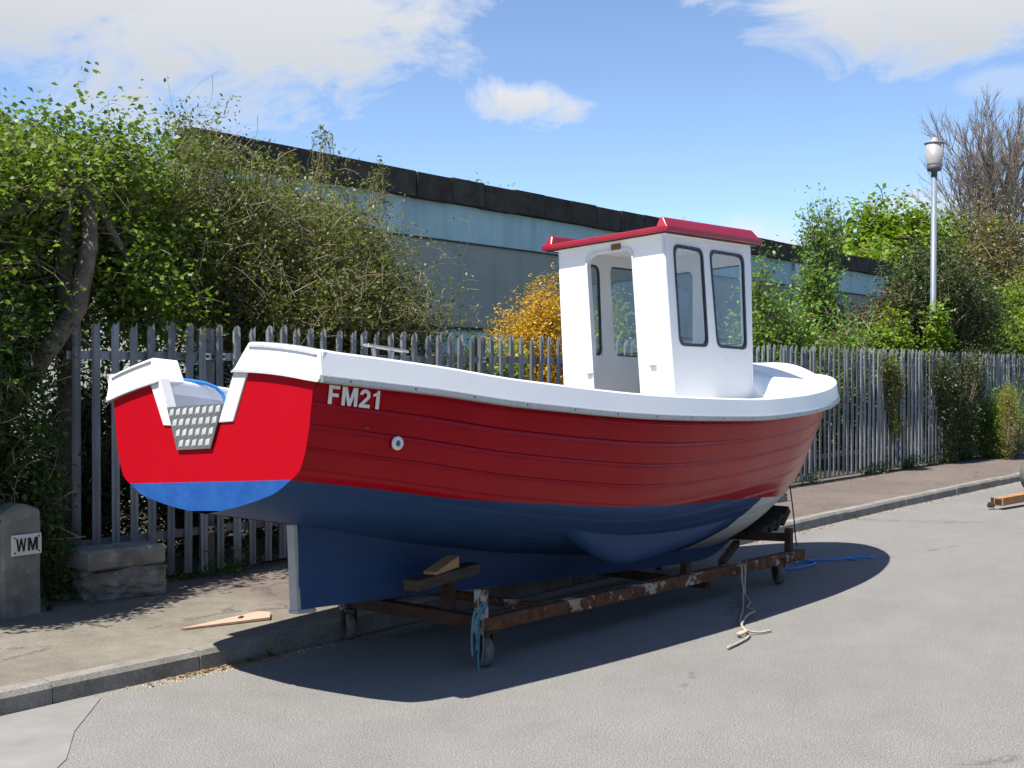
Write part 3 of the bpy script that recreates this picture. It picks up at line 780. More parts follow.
def make_hull():
    NSTR = 12; SUB = 5; SF = np.array([0, .05, .3, .55, .8, 1.0]); OFFS = [-.010, .0, .001, .002, .003, .0045]
    xs = np.concatenate([np.linspace(0, 5.4, 64), np.linspace(5.4, 6.5, 26)[1:], np.linspace(6.5, 6.798, 14)[1:]])
    V = []; Fc = []; WLA = []; FWA = []
    rows = []
    for x in xs:
        y, z = section(x)
        seg = np.hypot(np.diff(y), np.diff(z)); g = np.concatenate([[0], np.cumsum(seg)]); G = g[-1]
        frac = np.concatenate([(kk + SF[:-1]) / NSTR for kk in range(NSTR)] + [[1.0]])
        yy = np.interp(frac * G, g, y); zz = np.interp(frac * G, g, z)
        ty = np.interp(frac * G, (g[1:] + g[:-1])/2, np.diff(y)/seg); tz = np.interp(frac * G, (g[1:] + g[:-1])/2, np.diff(z)/seg); ln = np.hypot(ty, tz) + 1e-9
        ny, nz = -tz / ln, ty / ln
        fade = min(1, (6.8 - x) / .5) * min(1, .35 + x / 1.5)
        st = []
        for k in range(NSTR):
            idx = np.arange(k * SUB, (k + 1) * SUB + 1)
            off = fade * np.array(OFFS) if k < NSTR - 3 else 0 * idx
            st.append((yy[idx] + ny[idx] * off, zz[idx] + nz[idx] * off))
        rows.append(st)
    def addv(x, y, z):
        V.append((x, y, z + ZB)); WLA.append(z - float(_wl(x))); FWA.append(x - (4.80 + .75 * (z + .05)) if z < .1 else -1.)
        return len(V) - 1
    for sg in (-1, 1):
        for k in range(NSTR):
            grid = [[addv(x, sg * rows[i][k][0][j], rows[i][k][1][j]) for j in range(SUB + 1)] for i, x in enumerate(xs)]
            for i in range(len(xs) - 1):
                for j in range(SUB):
                    q = (grid[i][j], grid[i+1][j], grid[i+1][j+1], grid[i][j+1]); Fc.append(q if sg > 0 else q[::-1])
            if k < NSTR - 1:
                a = [addv(x, sg * rows[i][k][0][-1], rows[i][k][1][-1]) for i, x in enumerate(xs)]
                b = [addv(x, sg * rows[i][k+1][0][0], rows[i][k+1][1][0]) for i, x in enumerate(xs)]
                for i in range(len(xs) - 1):
                    q = (a[i], a[i+1], b[i+1], b[i]); Fc.append(q if sg > 0 else q[::-1])
    me = bpy.data.meshes.new('hull'); me.from_pydata(V, [], Fc); me.update()
    me.attributes.new('wl', 'FLOAT', 'POINT').data.foreach_set('value', WLA)
    me.attributes.new('fw', 'FLOAT', 'POINT').data.foreach_set('value', FWA)
    return link('hull', me, M['hull'], boat, True)
hull = make_hull()

def ztop_tr(y):                    # crowned top of the transom panel
    return .604 + .10 * (1 - (min(abs(y), .87) / .87) ** 2.0)
def make_transom():
    y, z = section(0.0)
    pts = [(a, b) for a, b in zip(y[::4], z[::4]) if b < .598]
    right = [(-a, b) for a, b in pts]; left = [(a, b) for a, b in pts][::-1]
    top_port = [(yy, ztop_tr(yy)) for yy in np.linspace(.845, .425, 8)]
    notch = [(.42, ztop_tr(.42)), (.262, .44), (-.125, .44), (-.285, ztop_tr(.285))]
    top_st = [(yy, ztop_tr(yy)) for yy in np.linspace(-.29, -.845, 9)]
    loop = right + left + top_port + notch + top_st
    m = MB(); m.panel([loop], lambda u, v, w: (w, u, v + ZB), .055)
    me = m.mesh('transom')
    me.attributes.new('wl', 'FLOAT', 'POINT').data.foreach_set('value', [v.co.z - ZB - .135 for v in me.vertices])
    o = link('transom', me, M['transom'], boat)
    return o
transom = make_transom()

def boat_part(mb, name, mat, parent=None, **k):
    mb.v = [(x, y, z + ZB) for x, y, z in mb.v]
    return mb.build(name, mat, parent or boat, **k)

def make_gunwale():
    # sheer path, starboard stern -> stem -> port stern
    N = 600; q = np.linspace(0, 1, N); x = BL * (1 - (1 - q) ** 2.2)
    pts = np.stack([x, -_b(x), _zt(x)], 1)
    d = np.concatenate([[0], np.cumsum(np.linalg.norm(np.diff(pts[:, :2], axis=0), axis=1))])
    k = 90; t = np.linspace(0, d[-1], k)
    P = np.stack([np.interp(t, d, pts[:, i]) for i in range(3)], 1)
    full = np.concatenate([P, (P * [1, -1, 1])[::-1][1:]])
    T = np.gradient(full[:, :2], axis=0); T /= np.linalg.norm(T, axis=1)[:, None]
    Nn = np.stack([T[:, 1], -T[:, 0]], 1)      # outward
    def sweep(prof, closed=True):
        v = []; n = len(prof)
        for p, nn in zip(full, Nn):
            for o, u in prof: v.append((p[0] + nn[0]*o, p[1] + nn[1]*o, p[2] + u))
        f = []
        for i in range(len(full) - 1):
            for j in range(n if closed else n - 1):
                a = i*n + j; b = i*n + (j+1) % n; f.append((a, b, b + n, a + n))
        f += [tuple(range(n)), tuple((len(full)-1)*n + j for j in reversed(range(n)))]
        m = MB(); m.add(v, f); return m
    m = sweep([(-.02, -.15), (.014, -.146), (.022, -.13), (.010, -.009), (.002, .001), (-.11, .006), (-.125, -.004), (-.13, -.02), (-.13, -.10), (-.06, -.13)])
    boat_part(m, 'gunwale', M['white'], smooth='angle')
    # aluminium rubbing strip
    m = sweep([(.006, -.158), (.030, -.156), (.033, -.148), (.031, -.126), (.024, -.120), (.006, -.122)])
    st = boat_part(m, 'rubbing_strip', M['alu'], smooth=False)
    for i in list(range(2, 88, 5)):
        p, nn = full[i], Nn[i]
        c = MB(); c.lathe([(.006, 0), (.006, .003), (.003, .005)], 6, (p[0] + nn[0]*.030, p[1] + nn[1]*.030, p[2] - .138), (nn[0], nn[1], 0))
        boat_part(c, 'screw', M['black_paint'], st)
    return full
sheer = make_gunwale()

def aft_bands():
    def strip(ya, yb, dz0, dz1, x0, x1, n=8):
        # crowned beam across the top of the transom
        v = []; f = []
        for i in range(n + 1):
            t = i / n; y0 = ya[0] + (yb - ya[0]) * t; y1 = ya[1] + (yb - ya[1]) * t
            zb = ztop_tr(y0) + dz0; zz = ztop_tr(y1) + dz1
            v += [(x0, y0, zb), (x1, y0, zb), (x1, y1, zz - .004), (x0 + .03, y1, zz)]
        for i in range(n):
            for j in range(4): f.append((4*i + j, 4*i + (j+1) % 4, 4*i + 4 + (j+1) % 4, 4*i + 4 + j))
        f += [(0, 1, 2, 3), tuple(4*n + j for j in (3, 2, 1, 0))]
        m = MB(); m.add(v, f); return m
    for nm, ya, yb in (('aft_capping', (-.245, -.335), -.885), ('aft_capping', (.405, .475), .885)):
        o = boat_part(strip(ya, yb, -.004, .142, -.020, .17), nm, M['white'], bevel=.008)
        s = strip((ya[0]*1.0 - .01*np.sign(yb), ya[0] - .01*np.sign(yb)), yb, -.012, .014, -.027, .01)
        boat_part(s, 'rubbing_strip', M['alu'], o)
        s = strip((ya[1] + .01*np.sign(yb), ya[1] + .01*np.sign(yb)), yb*.97, .118, .146, -.003, .02)
        s.v = [(x - .004, y, z) for x, y, z in s.v]
        boat_part(s, 'edge_strip', M['alu'], o)
    # notch trims
    for poly in ([(.485, .695), (.39, .70), (.275, .435), (.35, .44)], [(-.25, .70), (-.355, .69), (-.235, .435), (-.12, .435)]):
        m = MB(); m.panel([poly], lambda u, v, w: (-.010 + w, u, v), .062); boat_part(m, 'notch_trim', M['trim'], bevel=.004)
    # chequer tread plate
    poly = [(.312, .535), (-.162, .53), (-.062, .305), (.222, .305)]
    m = MB(); m.panel([poly], lambda u, v, w: (-.016 + w, u, v), .006); tp = boat_part(m, 'tread_plate', M['tread'])
    m = MB()
    def inside(y, z):
        t = (z - .305) / .228
        return -.062 - .10*t + .012 < y < .222 + .09*t - .012
    for r_ in range(4):
        for c in range(-8, 9):
            y = .075 + c * .056 + (.028 if r_ % 2 else 0); z = .338 + r_ * .0555
            if not inside(y, z) or z > .518: continue
            a = R(118 if r_ % 2 else 122); dy, dz = math.cos(a) * .029, math.sin(a) * .029; wy, wz = -math.sin(a) * .0155, math.cos(a) * .0155
            mm = [(y - dy - wy*.5, z - dz - wz*.5), (y + wy*1.1 - dy*.2, z + wz*1.1 - dz*.2), (y + dy + wy*.5, z + dz + wz*.5), (y - wy*1.1 + dy*.2, z - wz*1.1 + dz*.2)]
            m.add([(-.016, *p) for p in mm] + [(-.021, y - dy*.5, z - dz*.5), (-.021, y + dy*.5, z + dz*.5)], [(0, 1, 5, 4), (1, 2, 5), (2, 3, 4, 5), (3, 0, 4)])
    o = boat_part(m, 'tread_bars', M['tread_hi'], tp); o['kind'] = 'stuff'
aft_bands()

def make_deck():
    # keel and skeg
    xs = np.linspace(.60, 5.35, 60); v = []; f = []
    zbot = pchip([.6, 1.4, 3, 4.3, 4.9, 5.15, 5.35], [-.567, -.56, -.555, -.55, -.53, -.47, -.39])
    for x in xs:
        w = .035 if x > .9 else .028
        zt_ = float(_zk(x)) + .03
        for y, z in ((-w - .012, zt_), (w + .012, zt_), (w, float(zbot(x))), (-w, float(zbot(x)))): v.append((x, y, z))
    for i in range(len(xs) - 1):
        for j in range(4): f.append((4*i+j, 4*i+(j+1) % 4, 4*i+4+(j+1) % 4, 4*i+4+j))
    f += [(0, 1, 2, 3), tuple(4*(len(xs)-1)+j for j in (3, 2, 1, 0))]
    m = MB(); m.add(v, f); o = boat_part(m, 'keel', None)
    o.data.materials.append(M['hull'])
    o.data.attributes.new('wl', 'FLOAT', 'POINT').data.foreach_set('value', [-1.0] * len(o.data.vertices))
    o.data.attributes.new('fw', 'FLOAT', 'POINT').data.foreach_set('value', [-1.0] * len(o.data.vertices))
    # pale stern post edge
    m = MB(); m.bar((.580, 0, -.10), (.606, 0, -.575), .062, .034, (1, 0, 0)); m.box((.655, 0, -.578), (.14, .078, .024))
    boat_part(m, 'stern_post', M['stern_metal'], bevel=.008)
    # forward bilge fairings
    for sg in (-1, 1):
        v = []; f = []; n = 22; k = 8
        for i in range(n + 1):
            t = i / n; x = 2.25 + 2.4 * t
            y0 = .62 - .16 * t; env = math.sin(math.pi/2 * min(1, t / .3)) if t < .3 else (1 - (t - .3) / .7) ** .8
            z0 = float(np.interp(y0, *[a[::-1] for a in section(x)])) if False else None
            yy, zz = section(x); zs = float(np.interp(y0, yy[::-1], zz[::-1]))
            for j in range(k + 1):
                a = math.pi * j / k
                yw = y0 + .055 * math.cos(a); zs2 = float(np.interp(yw, yy[::-1], zz[::-1]))
                v.append((x, sg * yw, zs2 + .01 - (.19 * env) * math.sin(a) ** .6 - 0.0))
        for i in range(n):
            for j in range(k):
                a = i*(k+1)+j; f.append((a, a+k+1, a+k+2, a+1))
        m = MB(); m.add(v, f); o = boat_part(m, 'bilge_keel', M['hull'], smooth=True)
        for nm in ('wl', 'fw'): o.data.attributes.new(nm, 'FLOAT', 'POINT').data.foreach_set('value', [-1.0] * len(o.data.vertices))
    # foredeck, crowned
    xs = np.concatenate([np.linspace(4.93, 5.15, 8), np.linspace(5.15, 6.4, 26)[1:], np.linspace(6.4, 6.74, 10)[1:]]); n = 24; v = []; f = []
    crown = pchip([4.9, 5.3, 6.0, 6.4, 6.7, 6.8], [.33, .29, .225, .17, .06, .02])
    for x in xs:
        b = max(.012, float(_b(x)) - .10); zt = float(_zt(x)) + .003
        for j in range(n + 1):
            u = -1 + 2 * j / n
            v.append((x, u * b, zt + float(crown(x)) * (1 - abs(u) ** 1.75) * (1 - (1 - sstep(4.90, 5.12, x)) * sstep(.46, .60, abs(u * b)))))
    for i in range(len(xs) - 1):
        for j in range(n): a = i*(n+1)+j; f.append((a, a+n+1, a+n+2, a+1))
    m = MB(); m.add(v, f)
    fn = len(m.v); base = [(4.93, max(-1, min(1, v[j][1] / .8)) * (hull_y(4.93, .3) - .12), .3) for j in range(n + 1)]
    m.add(base, []); m.f += [(j, j+1, fn+j+1, fn+j) for j in range(n)]
    boat_part(m, 'foredeck', M['white'], smooth='angle')
    # raised lip on the starboard and port bow edge
    for sg in (-1, 1):
        path = []
        for x in np.linspace(5.5, 6.5, 26):
            b = float(_b(x)); u = .965
            path.append((x, sg * (b - .10) * u, float(_zt(x)) + .004 + float(crown(x)) * (1 - u ** 1.75)))
        m = MB(); m.tube(path, .007, 6); boat_part(m, 'deck_bead', M['white'], smooth=True)
    # side decks beside the wheelhouse
    for sg in (-1, 1):
        xs = np.linspace(3.35, 4.94, 12); v = []; f = []; sdc = pchip([3.3, 4.4, 4.94], [-.03, -.022, -.012])
        for x in xs: v += [(x, sg * .46, float(_zt(x)) + float(sdc(x))), (x, sg * .72, float(_zt(x)) + max(-.02, float(sdc(x)) * .62)), (x, sg * (float(_b(x)) - .11), float(_zt(x)) - .002)]
        for i in range(11): f += [(3*i, 3*i+3, 3*i+4, 3*i+1), (3*i+1, 3*i+4, 3*i+5, 3*i+2)]
        m = MB(); m.add(v, f); boat_part(m, 'side_deck', M['white'], smooth=True)
    # cockpit liner and sole
    for sg in (-1, 1):
        xs = np.linspace(.056, 3.36, 26); v = []; f = []
        for x in xs:
            zt = float(_zt(x)); v += [(x, sg*(float(_b(x)) - .128), zt - .05), (x, sg*(min(hull_y(x, .40), float(_b(x))) - .09), .40), (x, sg*(hull_y(x, .16) - .06), .16)]
        for i in range(25):
            for j in range(2): a = 3*i+j; f.append((a, a+3, a+4, a+1))
        m = MB(); m.add(v, f); boat_part(m, 'cockpit_side', M['liner'], smooth=True)
    xs = np.linspace(.056, 5.0, 30); v = []; f = []
    for x in xs: b = hull_y(x, .17) - .05; v += [(x, -b, .17), (x, b, .17)]
    for i in range(29): f.append((2*i, 2*i+2, 2*i+3, 2*i+1))
    m = MB(); m.add(v, f); boat_part(m, 'cockpit_sole', M['liner'])
    hb = hull_y(3.36, .17) - .1; b = float(_b(3.36)) - .14; zt = float(_zt(3.36)) - .03
    m = MB(); m.panel([[(-hb, .17), (hb, .17), (b, .5), (b, zt), (.2, zt), (.2, .3), (-.32, .3), (-.32, zt), (-b, zt), (-b, .5)]], lambda u, v, w: (3.36 + w, u, v), .03)
    boat_part(m, 'cockpit_bulkhead', M['white'])
make_deck()

def rrect(pts, r, n=5):
    """rounded polygon"""
    out = []; k = len(pts)
    for i in range(k):
        p, a, b = Vector(pts[i]), Vector(pts[i-1]), Vector(pts[(i+1) % k])
        da, db = (a - p).normalized(), (b - p).normalized(); ang = da.angle(db)
        t = min(r / math.tan(ang/2), .45*(a-p).length, .45*(b-p).length)
        c0, c1 = p + da*t, p + db*t
        for j in range(n + 1):
            s = j / n; out.append(tuple((1-s)**2 * c0 + 2*s*(1-s) * p + s*s * c1))
    return out

def scale_loop(l, d):
    cx = sum(p[0] for p in l)/len(l); cy = sum(p[1] for p in l)/len(l)
    w = max(p[0] for p in l) - min(p[0] for p in l); h = max(p[1] for p in l) - min(p[1] for p in l)
    return [(cx + (p[0]-cx)*(1 + 2*d/w), cy + (p[1]-cy)*(1 + 2*d/h)) for p in l]

def wheelhouse():
    CY = -.02
    # corner curves (boat datum) aft/front x as function of z
    xa = lambda z: 3.735 - .075 * (z - .6) / 1.3
    xf = lambda z: 4.955 + .045 * (z - 1.1) / .9
    hw = lambda z: .502 - .018 * (z - .6) / 1.3
    ztop = lambda x: 1.905 + .07 * (x - 3.66)
    ZB0 = .175
    T = .035
    house = empty('wheelhouse'); house.parent = boat; house.location = (0, 0, ZB)
    def wp(mb, name, mat, parent=None, **k): return mb.build(name, mat, parent or house, **k)
    win = {'side': [rrect([(3.835, 1.105), (4.235, 1.125), (4.205, 1.86), (3.80, 1.84)], .07), rrect([(4.385, 1.135), (4.835, 1.15), (4.848, 1.90), (4.325, 1.87)], .07)],
           'front': [rrect([(-.43, 1.2), (-.05, 1.2), (-.05, 1.86), (-.42, 1.86)], .07), rrect([(.05, 1.2), (.43, 1.2), (.42, 1.86), (.05, 1.86)], .07)]}
    door = rrect([(-.245, .26), (.175, .26), (.185, 1.835), (-.225, 1.835)], .08)
    CR = .0195
    aft_outer = [(-hw(ZB0) + CR, ZB0), (hw(ZB0) - CR, ZB0), (hw(1.9) - CR, ztop(3.66)), (-hw(1.9) + CR, ztop(3.66))]
    fn_aft = lambda u, v, w: (xa(v) + w, CY + u, v)
    m = MB(); m.panel([aft_outer, [(a - CY, b) for a, b in door]], fn_aft, T)
    aft = wp(m, 'aft_wall', M['laminate'])
    # door frame lip
    inn = [(a - CY, b) for a, b in door]; 
    m = MB(); m.panel([scale_loop(inn, .016), scale_loop(inn, -.002)], lambda u, v, w: (xa(v) - .008 + w, CY + u, v), .05); wp(m, 'door_frame', M['trim'], aft)
    m = MB(); m.box((xa(1.86) - .006, -.09, 1.862), (.008, .085, .045)); wp(m, 'builder_plate', M['brass'], aft)
    for y, z in ((.21, .93), (-.36, .95)):
        m = MB(); m.box((xa(z) - .008, y, z), (.02, .055, .012)); wp(m, 'door_catch', M['alu'], aft)
    # front wall
    fo = [(-hw(ZB0) + CR, ZB0), (hw(ZB0) - CR, ZB0), (hw(1.98) - CR, ztop(5.0)), (-hw(1.98) + CR, ztop(5.0))]
    fn_f = lambda u, v, w: (xf(v) - w, CY + u, v)
    m = MB(); m.panel([fo] + win['front'], fn_f, T); fw = wp(m, 'front_wall', M['laminate'])
    def glaze(loop, fn, wall, nm='window'):
        g = MB(); big = scale_loop(loop, .012)
        g.panel([scale_loop(loop, .004)], lambda u, v, w: fn(u, v, .003 + w), .004); pane = g.build(nm, M['glass'], house)
        s = MB(); s.panel([scale_loop(loop, .011), scale_loop(loop, -.013)], lambda u, v, w: fn(u, v, -.007 + w), .020); so = s.build('seal', M['rubber'], pane, bevel=.003)
        k = len(loop); ins = scale_loop(loop, -.002); st = MB()
        per = []; tot = 0
        for i in range(k): per.append(tot); tot += math.dist(ins[i], ins[(i+1) % k])
        for q in range(26):
            d = tot * q / 26
            i = max(j for j in range(k) if per[j] <= d); a, b = ins[i], ins[(i+1) % k]; l = math.dist(a, b) or 1
            t = (d - per[i]) / l; u, v = a[0] + (b[0]-a[0])*t, a[1] + (b[1]-a[1])*t
            c = fn(u, v, -.0075); r_ = .0042
            st.add([fn(u - r_, v, -.009), fn(u, v - r_, -.009), fn(u + r_, v, -.009), fn(u, v + r_, -.009), c], [(0, 1, 2, 3)])
        so2 = st.build('rivets', M['alu'], pane, fix=False); so2['kind'] = 'stuff'
    for l in win['front']: glaze(l, fn_f, fw)
    # side walls, a step in the lower front corner
    def side_loop():
        e = CR
        return [(xa(ZB0) + e, ZB0), (4.90, ZB0), (4.90, 1.12), (xf(1.13) - e, 1.135), (xf(1.98) - e, ztop(4.98)), (xa(1.9) + e, ztop(3.68))]
    for sg in (-1, 1):
        fn_s = (lambda s_: (lambda u, v, w: (u, CY + s_ * (hw(v) - w), v)))(sg)
        m = MB(); m.panel([side_loop()] + win['side'], fn_s, T); sw = wp(m, 'side_wall', M['laminate'])
        for l in win['side']: glaze(l, fn_s, sw)
        # rounded corner posts
        for xfun, zz in ((xa, None), (xf, None)):
            z1 = ztop(xfun(1.9))
            path = [(xfun(z) + (CR if xfun is xa else -CR), CY + sg * (hw(z) - CR), z) for z in np.linspace(ZB0, z1, 8)]
            m = MB(); m.tube(path, .0195, 16); wp(m, 'corner_post', M['white'], sw, smooth=True)
    # helm console and bench inside
    m = MB(); m.box((4.72, -.2, .66), (.30, .42, .96)); wp(m, 'helm_console', M['liner'], bevel=.02)
    m = MB(); m.lathe([(.13, 0), (.145, .012), (.13, .024), (.115, .012), (.13, 0)], 20, (4.55, -.2, 1.02), (-1, 0, .25)); m.tube([(4.55, -.33, 1.03), (4.55, -.07, 1.03)], .008, 6); m.tube([(4.57, -.2, .92), (4.53, -.2, 1.15)], .008, 6)
    wp(m, 'wheel', M['black_paint'], smooth=True)
    # roof: flat tray with raised sloping rims on port and starboard
    rx0, rx1, rw = 3.575, 5.02, .575
    zr = lambda x: ztop(x) + .004
    m = MB(); v = []
    for x in (rx0, rx1):
        for y in (-rw, rw):
            for dz in (0, .045): v.append((x, CY + y, zr(x) + dz))
    m.add(v, [(0, 2, 3, 1), (4, 5, 7, 6), (0, 1, 5, 4), (2, 6, 7, 3), (0, 4, 6, 2), (1, 3, 7, 5)])
    roof = wp(m, 'roof', M['roof_red'], bevel=.012)
    g0, g1, gw = rx0 + .02, rx1 - .02, rw - .03
    ring = lambda d: [(g0 + d, -gw + d), (g1 - d, -gw + d), (g1 - d, gw - d), (g0 + d, gw - d)]
    m = MB(); m.panel([ring(.03)], lambda u, v, w: (u, CY + v, zr(u) - .004 + w), .003); wp(m, 'ceiling', M['laminate'], roof)
    m = MB(); m.panel([ring(0), ring(.028)], lambda u, v, w: (u, CY + v, zr(u) - .008 + w), .0095); wp(m, 'roof_gasket', M['black_paint'], roof)
    for sg in (-1, 1):
        v = []
        for x, e in ((rx0 + .0, .035), (rx1, -.075)):
            z = zr(x) + .040
            for (y, dz, k) in ((rw + .004, -.025, 0), (rw - .055, .075, 1), (rw - .085, .075, 1), (rw - .10, 0, 0)):
                v.append((x + e*k, CY + sg*y, z + dz))
        m = MB(); m.add(v, [(0, 1, 2, 3), (7, 6, 5, 4), (0, 4, 5, 1), (1, 5, 6, 2), (2, 6, 7, 3), (3, 7, 4, 0)])
        wp(m, 'roof_rim', M['roof_red'], roof, bevel=.009)
    m = MB(); m.add([(rx1 - .10, CY - rw + .09, zr(rx1) + .04), (rx1 - .10, CY + rw - .09, zr(rx1) + .04), (rx1 - .0, CY + rw - .09, zr(rx1) + .04), (rx1, CY - rw + .09, zr(rx1) + .04),
                     (rx1 - .10, CY - rw + .09, zr(rx1) + .112), (rx1 - .10, CY + rw - .09, zr(rx1) + .112), (rx1 - .075, CY + rw - .09, zr(rx1) + .112), (rx1 - .075, CY - rw + .09, zr(rx1) + .112)],
                    [(3, 2, 1, 0), (4, 5, 6, 7), (0, 1, 5, 4), (1, 2, 6, 5), (2, 3, 7, 6), (3, 0, 4, 7)]); wp(m, 'roof_rim', M['roof_red'], roof, bevel=.009)
wheelhouse()

def boat_details():
    # registration on the starboard quarter
    lm = MB()
    for l in text_loops('FM21', .14):
        l2 = []
        for a, b in zip(l, l[1:] + l[:1]):
            k = max(1, int(math.dist(a, b) / .12)); l2 += [(a[0] + (b[0]-a[0])*q/k, a[1] + (b[1]-a[1])*q/k) for q in range(k)]
        lm.panel([l2], lambda u, v, w: (u, v, w), .003)
    me = lm.mesh('registration_lettering')
    for v in me.vertices:
        u, t, w_ = v.co
        x = .085 + .305 * u; z = .497 - .018 * u + .090 * t
        v.co = (x, -(hull_y(x, z) + .0085 + w_), z + ZB)
    link('registration_lettering', me, M['plaque'], boat)
    x, z = .525, .315; y = -(hull_y(x, z) + .004)
    m = MB(); m.lathe([(.016, .004), (.034, .004), (.036, .012), (.033, .020), (.018, .022), (.013, .008), (.002, .008)], 20, (x, y, z), (-.08, -1, -.12)); f = boat_part(m, 'skin_fitting', M['plaque'], smooth=True)
    m = MB(); m.lathe([(.014, 0), (.014, .002)], 14, (x - .0012, y - .0155, z - .002), (-.08, -1, -.12)); boat_part(m, 'fitting_bore', M['lamp_dark'], f)
    m = MB(); m.box((.33, -(hull_y(.33, .385) + .008), .385), (.035, .006, .006)); boat_part(m, 'brass_pin', M['brass'])
    # small rail bracket on the quarter
    m = MB(); y = -.80
    m.box((.50, y, .80), (.27, .02, .012), (0, R(2.5), 0)); m.bar((.44, y, .72), (.425, y, .795), .014, .02, (0, 1, 0)); m.bar((.54, y, .71), (.565, y, .79), .014, .02, (0, 1, 0))
    m.box((.50, y - .035, .797), (.29, .012, .012), (0, R(2.5), 0))
    boat_part(m, 'rail_bracket', M['alu'], bevel=.003)
boat_details()

def to_world(p): return Vector(boat.location) + boat_rot @ Vector((p[0], p[1], p[2] + ZB))
# blue rope lying over the port bulwark inside
m = MB(); pth = [(.40, .86, .745), (.47, .84, .742), (.54, .825, .738), (.61, .81, .728), (.67, .79, .705), (.705, .775, .67), (.72, .765, .61), (.725, .755, .5), (.72, .74, .36), (.74, .70, .22), (.8, .6, .185)]
o = empty('blue_rope', to_world(pth[0]))
tag(o, 'bright blue rope hanging over the inside of the boat stern', 'rope')
m.tube([to_world(p) - o.location for p in pth], .011, 8); m.build('strand', M['rope_blue'], o, True)

# ------------------------------------------------------------------ trolley and chocks
def trolley():
    root = empty('boat_trolley', (5.4, 5.22, 0)); tag(root, 'rusty steel boat trolley on small castors under the boat', 'trolley')
    ox, oy = 5.4, 5.22
    L_ = lambda p: (p[0] - ox, p[1] - oy, p[2])
    def bar(a, b, w, h, name, mat, par=None):
        m = MB(); m.bar(L_(a), L_(b), w, h); return m.build(name, mat, par or root, bevel=.005)
    n1, n2 = 4.65, 5.79
    bar((5.36, n1, .248), (9.43, n1, .195), .075, .082, 'side_rail', M['rust'])
    bar((5.36, n2, .248), (9.43, n2, .195), .075, .082, 'side_rail', M['rust'])
    m = MB(); m.bar(L_((5.5, n1 + .06, .272)), L_((9.2, n1 + .06, .222)), .05, .006); m.build('rail_flange', M['galv'], root)
    for n in (n1, n2):
        bar((5.385, n, .20), (5.385, n, .452), .062, .06, 'corner_post', M['painted_rust'])
        bar((9.21, n, .16), (9.21, n, .43), .055, .055, 'corner_post', M['dark_rust'])
    bar((5.43, n1 + .04, .25), (5.43, n2 - .04, .25), .08, .075, 'cross_beam', M['dark_rust'])
    bar((5.95, n1 + .04, .262), (5.95, n2 - .04, .262), .06, .05, 'cross_beam', M['rust'])
    bar((8.0, n1 + .04, .13), (8.0, n2 - .04, .13), .07, .06, 'cross_beam', M['dark_rust'])
    bar((9.21, n1 + .03, .355), (9.21, n2 - .03, .30), .06, .065, 'bow_beam', M['dark_rust'])
    bar((8.3, n1 + .1, .25), (9.2, 5.12, .27), .05, .05, 'brace', M['dark_rust'])
    bar((8.3, n2 - .1, .25), (9.2, 5.30, .27), .05, .05, 'brace', M['dark_rust'])
    # bilge pads on stubs
    for n, sg in ((4.98, 1), (5.52, -1)):
        bar((5.47, n, .28), (5.47, n, .455), .07, .07, 'pad_stub', M['dark_rust'])
        m = MB(); m.box(L_((5.42, n, .487)), (.62, .11, .065), (0, R(-2), R(6 * sg))); m.build('pad_timber', M['wood_dark'], root, bevel=.006)
    bar((7.65, n1 + .02, .20), (7.65, n1 + .02, .34), .06, .06, 'stub', M['dark_rust'])
    # castors
    for s, n in ((5.42, n1), (5.42, n2), (9.03, n1), (9.03, n2)):
        cz = .088; c = empty('castor'); c.parent = root; c.location = L_((s, n, 0))
        m = MB(); ang = -62 if s < 6 else -48
        ax = (math.cos(R(90 + ang)), -math.sin(R(90 + ang)), 0); ang = math.degrees(math.atan2(ax[0], ax[1]))
        prof = [(.03, -.028), (.078, -.028), (.086, -.018), (.088, 0), (.086, .018), (.078, .028), (.03, .028)]
        m.lathe(prof, 24, (0, 0, cz), ax); m.build('tyre', M['tyre'], c, False, .003)
        m = MB(); m.lathe([(.012, -.034), (.032, -.034), (.05, -.029), (.05, .029), (.032, .034), (.012, .034)], 16, (0, 0, cz), ax); m.build('hub', M['hub'], c)
        m = MB()
        for q in (-1, 1): m.box((ax[0]*q*.043, ax[1]*q*.043, .145), (.05, .007, .13), (0, 0, -R(ang)))
        m.box((0, 0, .205), (.10, .11, .012)); m.build('fork', M['dark_rust'], c)
trolley()

def loose_thing(name, label, cat, loc, build, group=None):
    o = empty(name, loc); tag(o, label, cat, group); build(o); return o

def tb(parts, mat, name, par, bevel=.004):
    m = MB()
    for c, d, r in parts: m.box(c, d, r)
    return m.build(name, mat, par, bevel=bevel)
# wedge under the bilge
def wedge(o):
    m = MB(); m.add([(-.17, -.05, 0), (.15, -.05, 0), (.15, .05, 0), (-.17, .05, 0), (-.17, -.05, .022), (.15, -.05, .085), (.15, .05, .085), (-.17, .05, .022)],
                    [(3, 2, 1, 0), (4, 5, 6, 7), (0, 1, 5, 4), (1, 2, 6, 5), (2, 3, 7, 6), (3, 0, 4, 7)])
    w = m.build('block', M['wood_light'], o, bevel=.003); w.rotation_euler = (0, R(-2), R(12)); w.scale = (.85, .85, .8)
loose_thing('timber_wedge', 'pale sawn timber wedge between the trolley pad and the blue hull', 'wedge', (5.42, 4.985, .522), wedge)
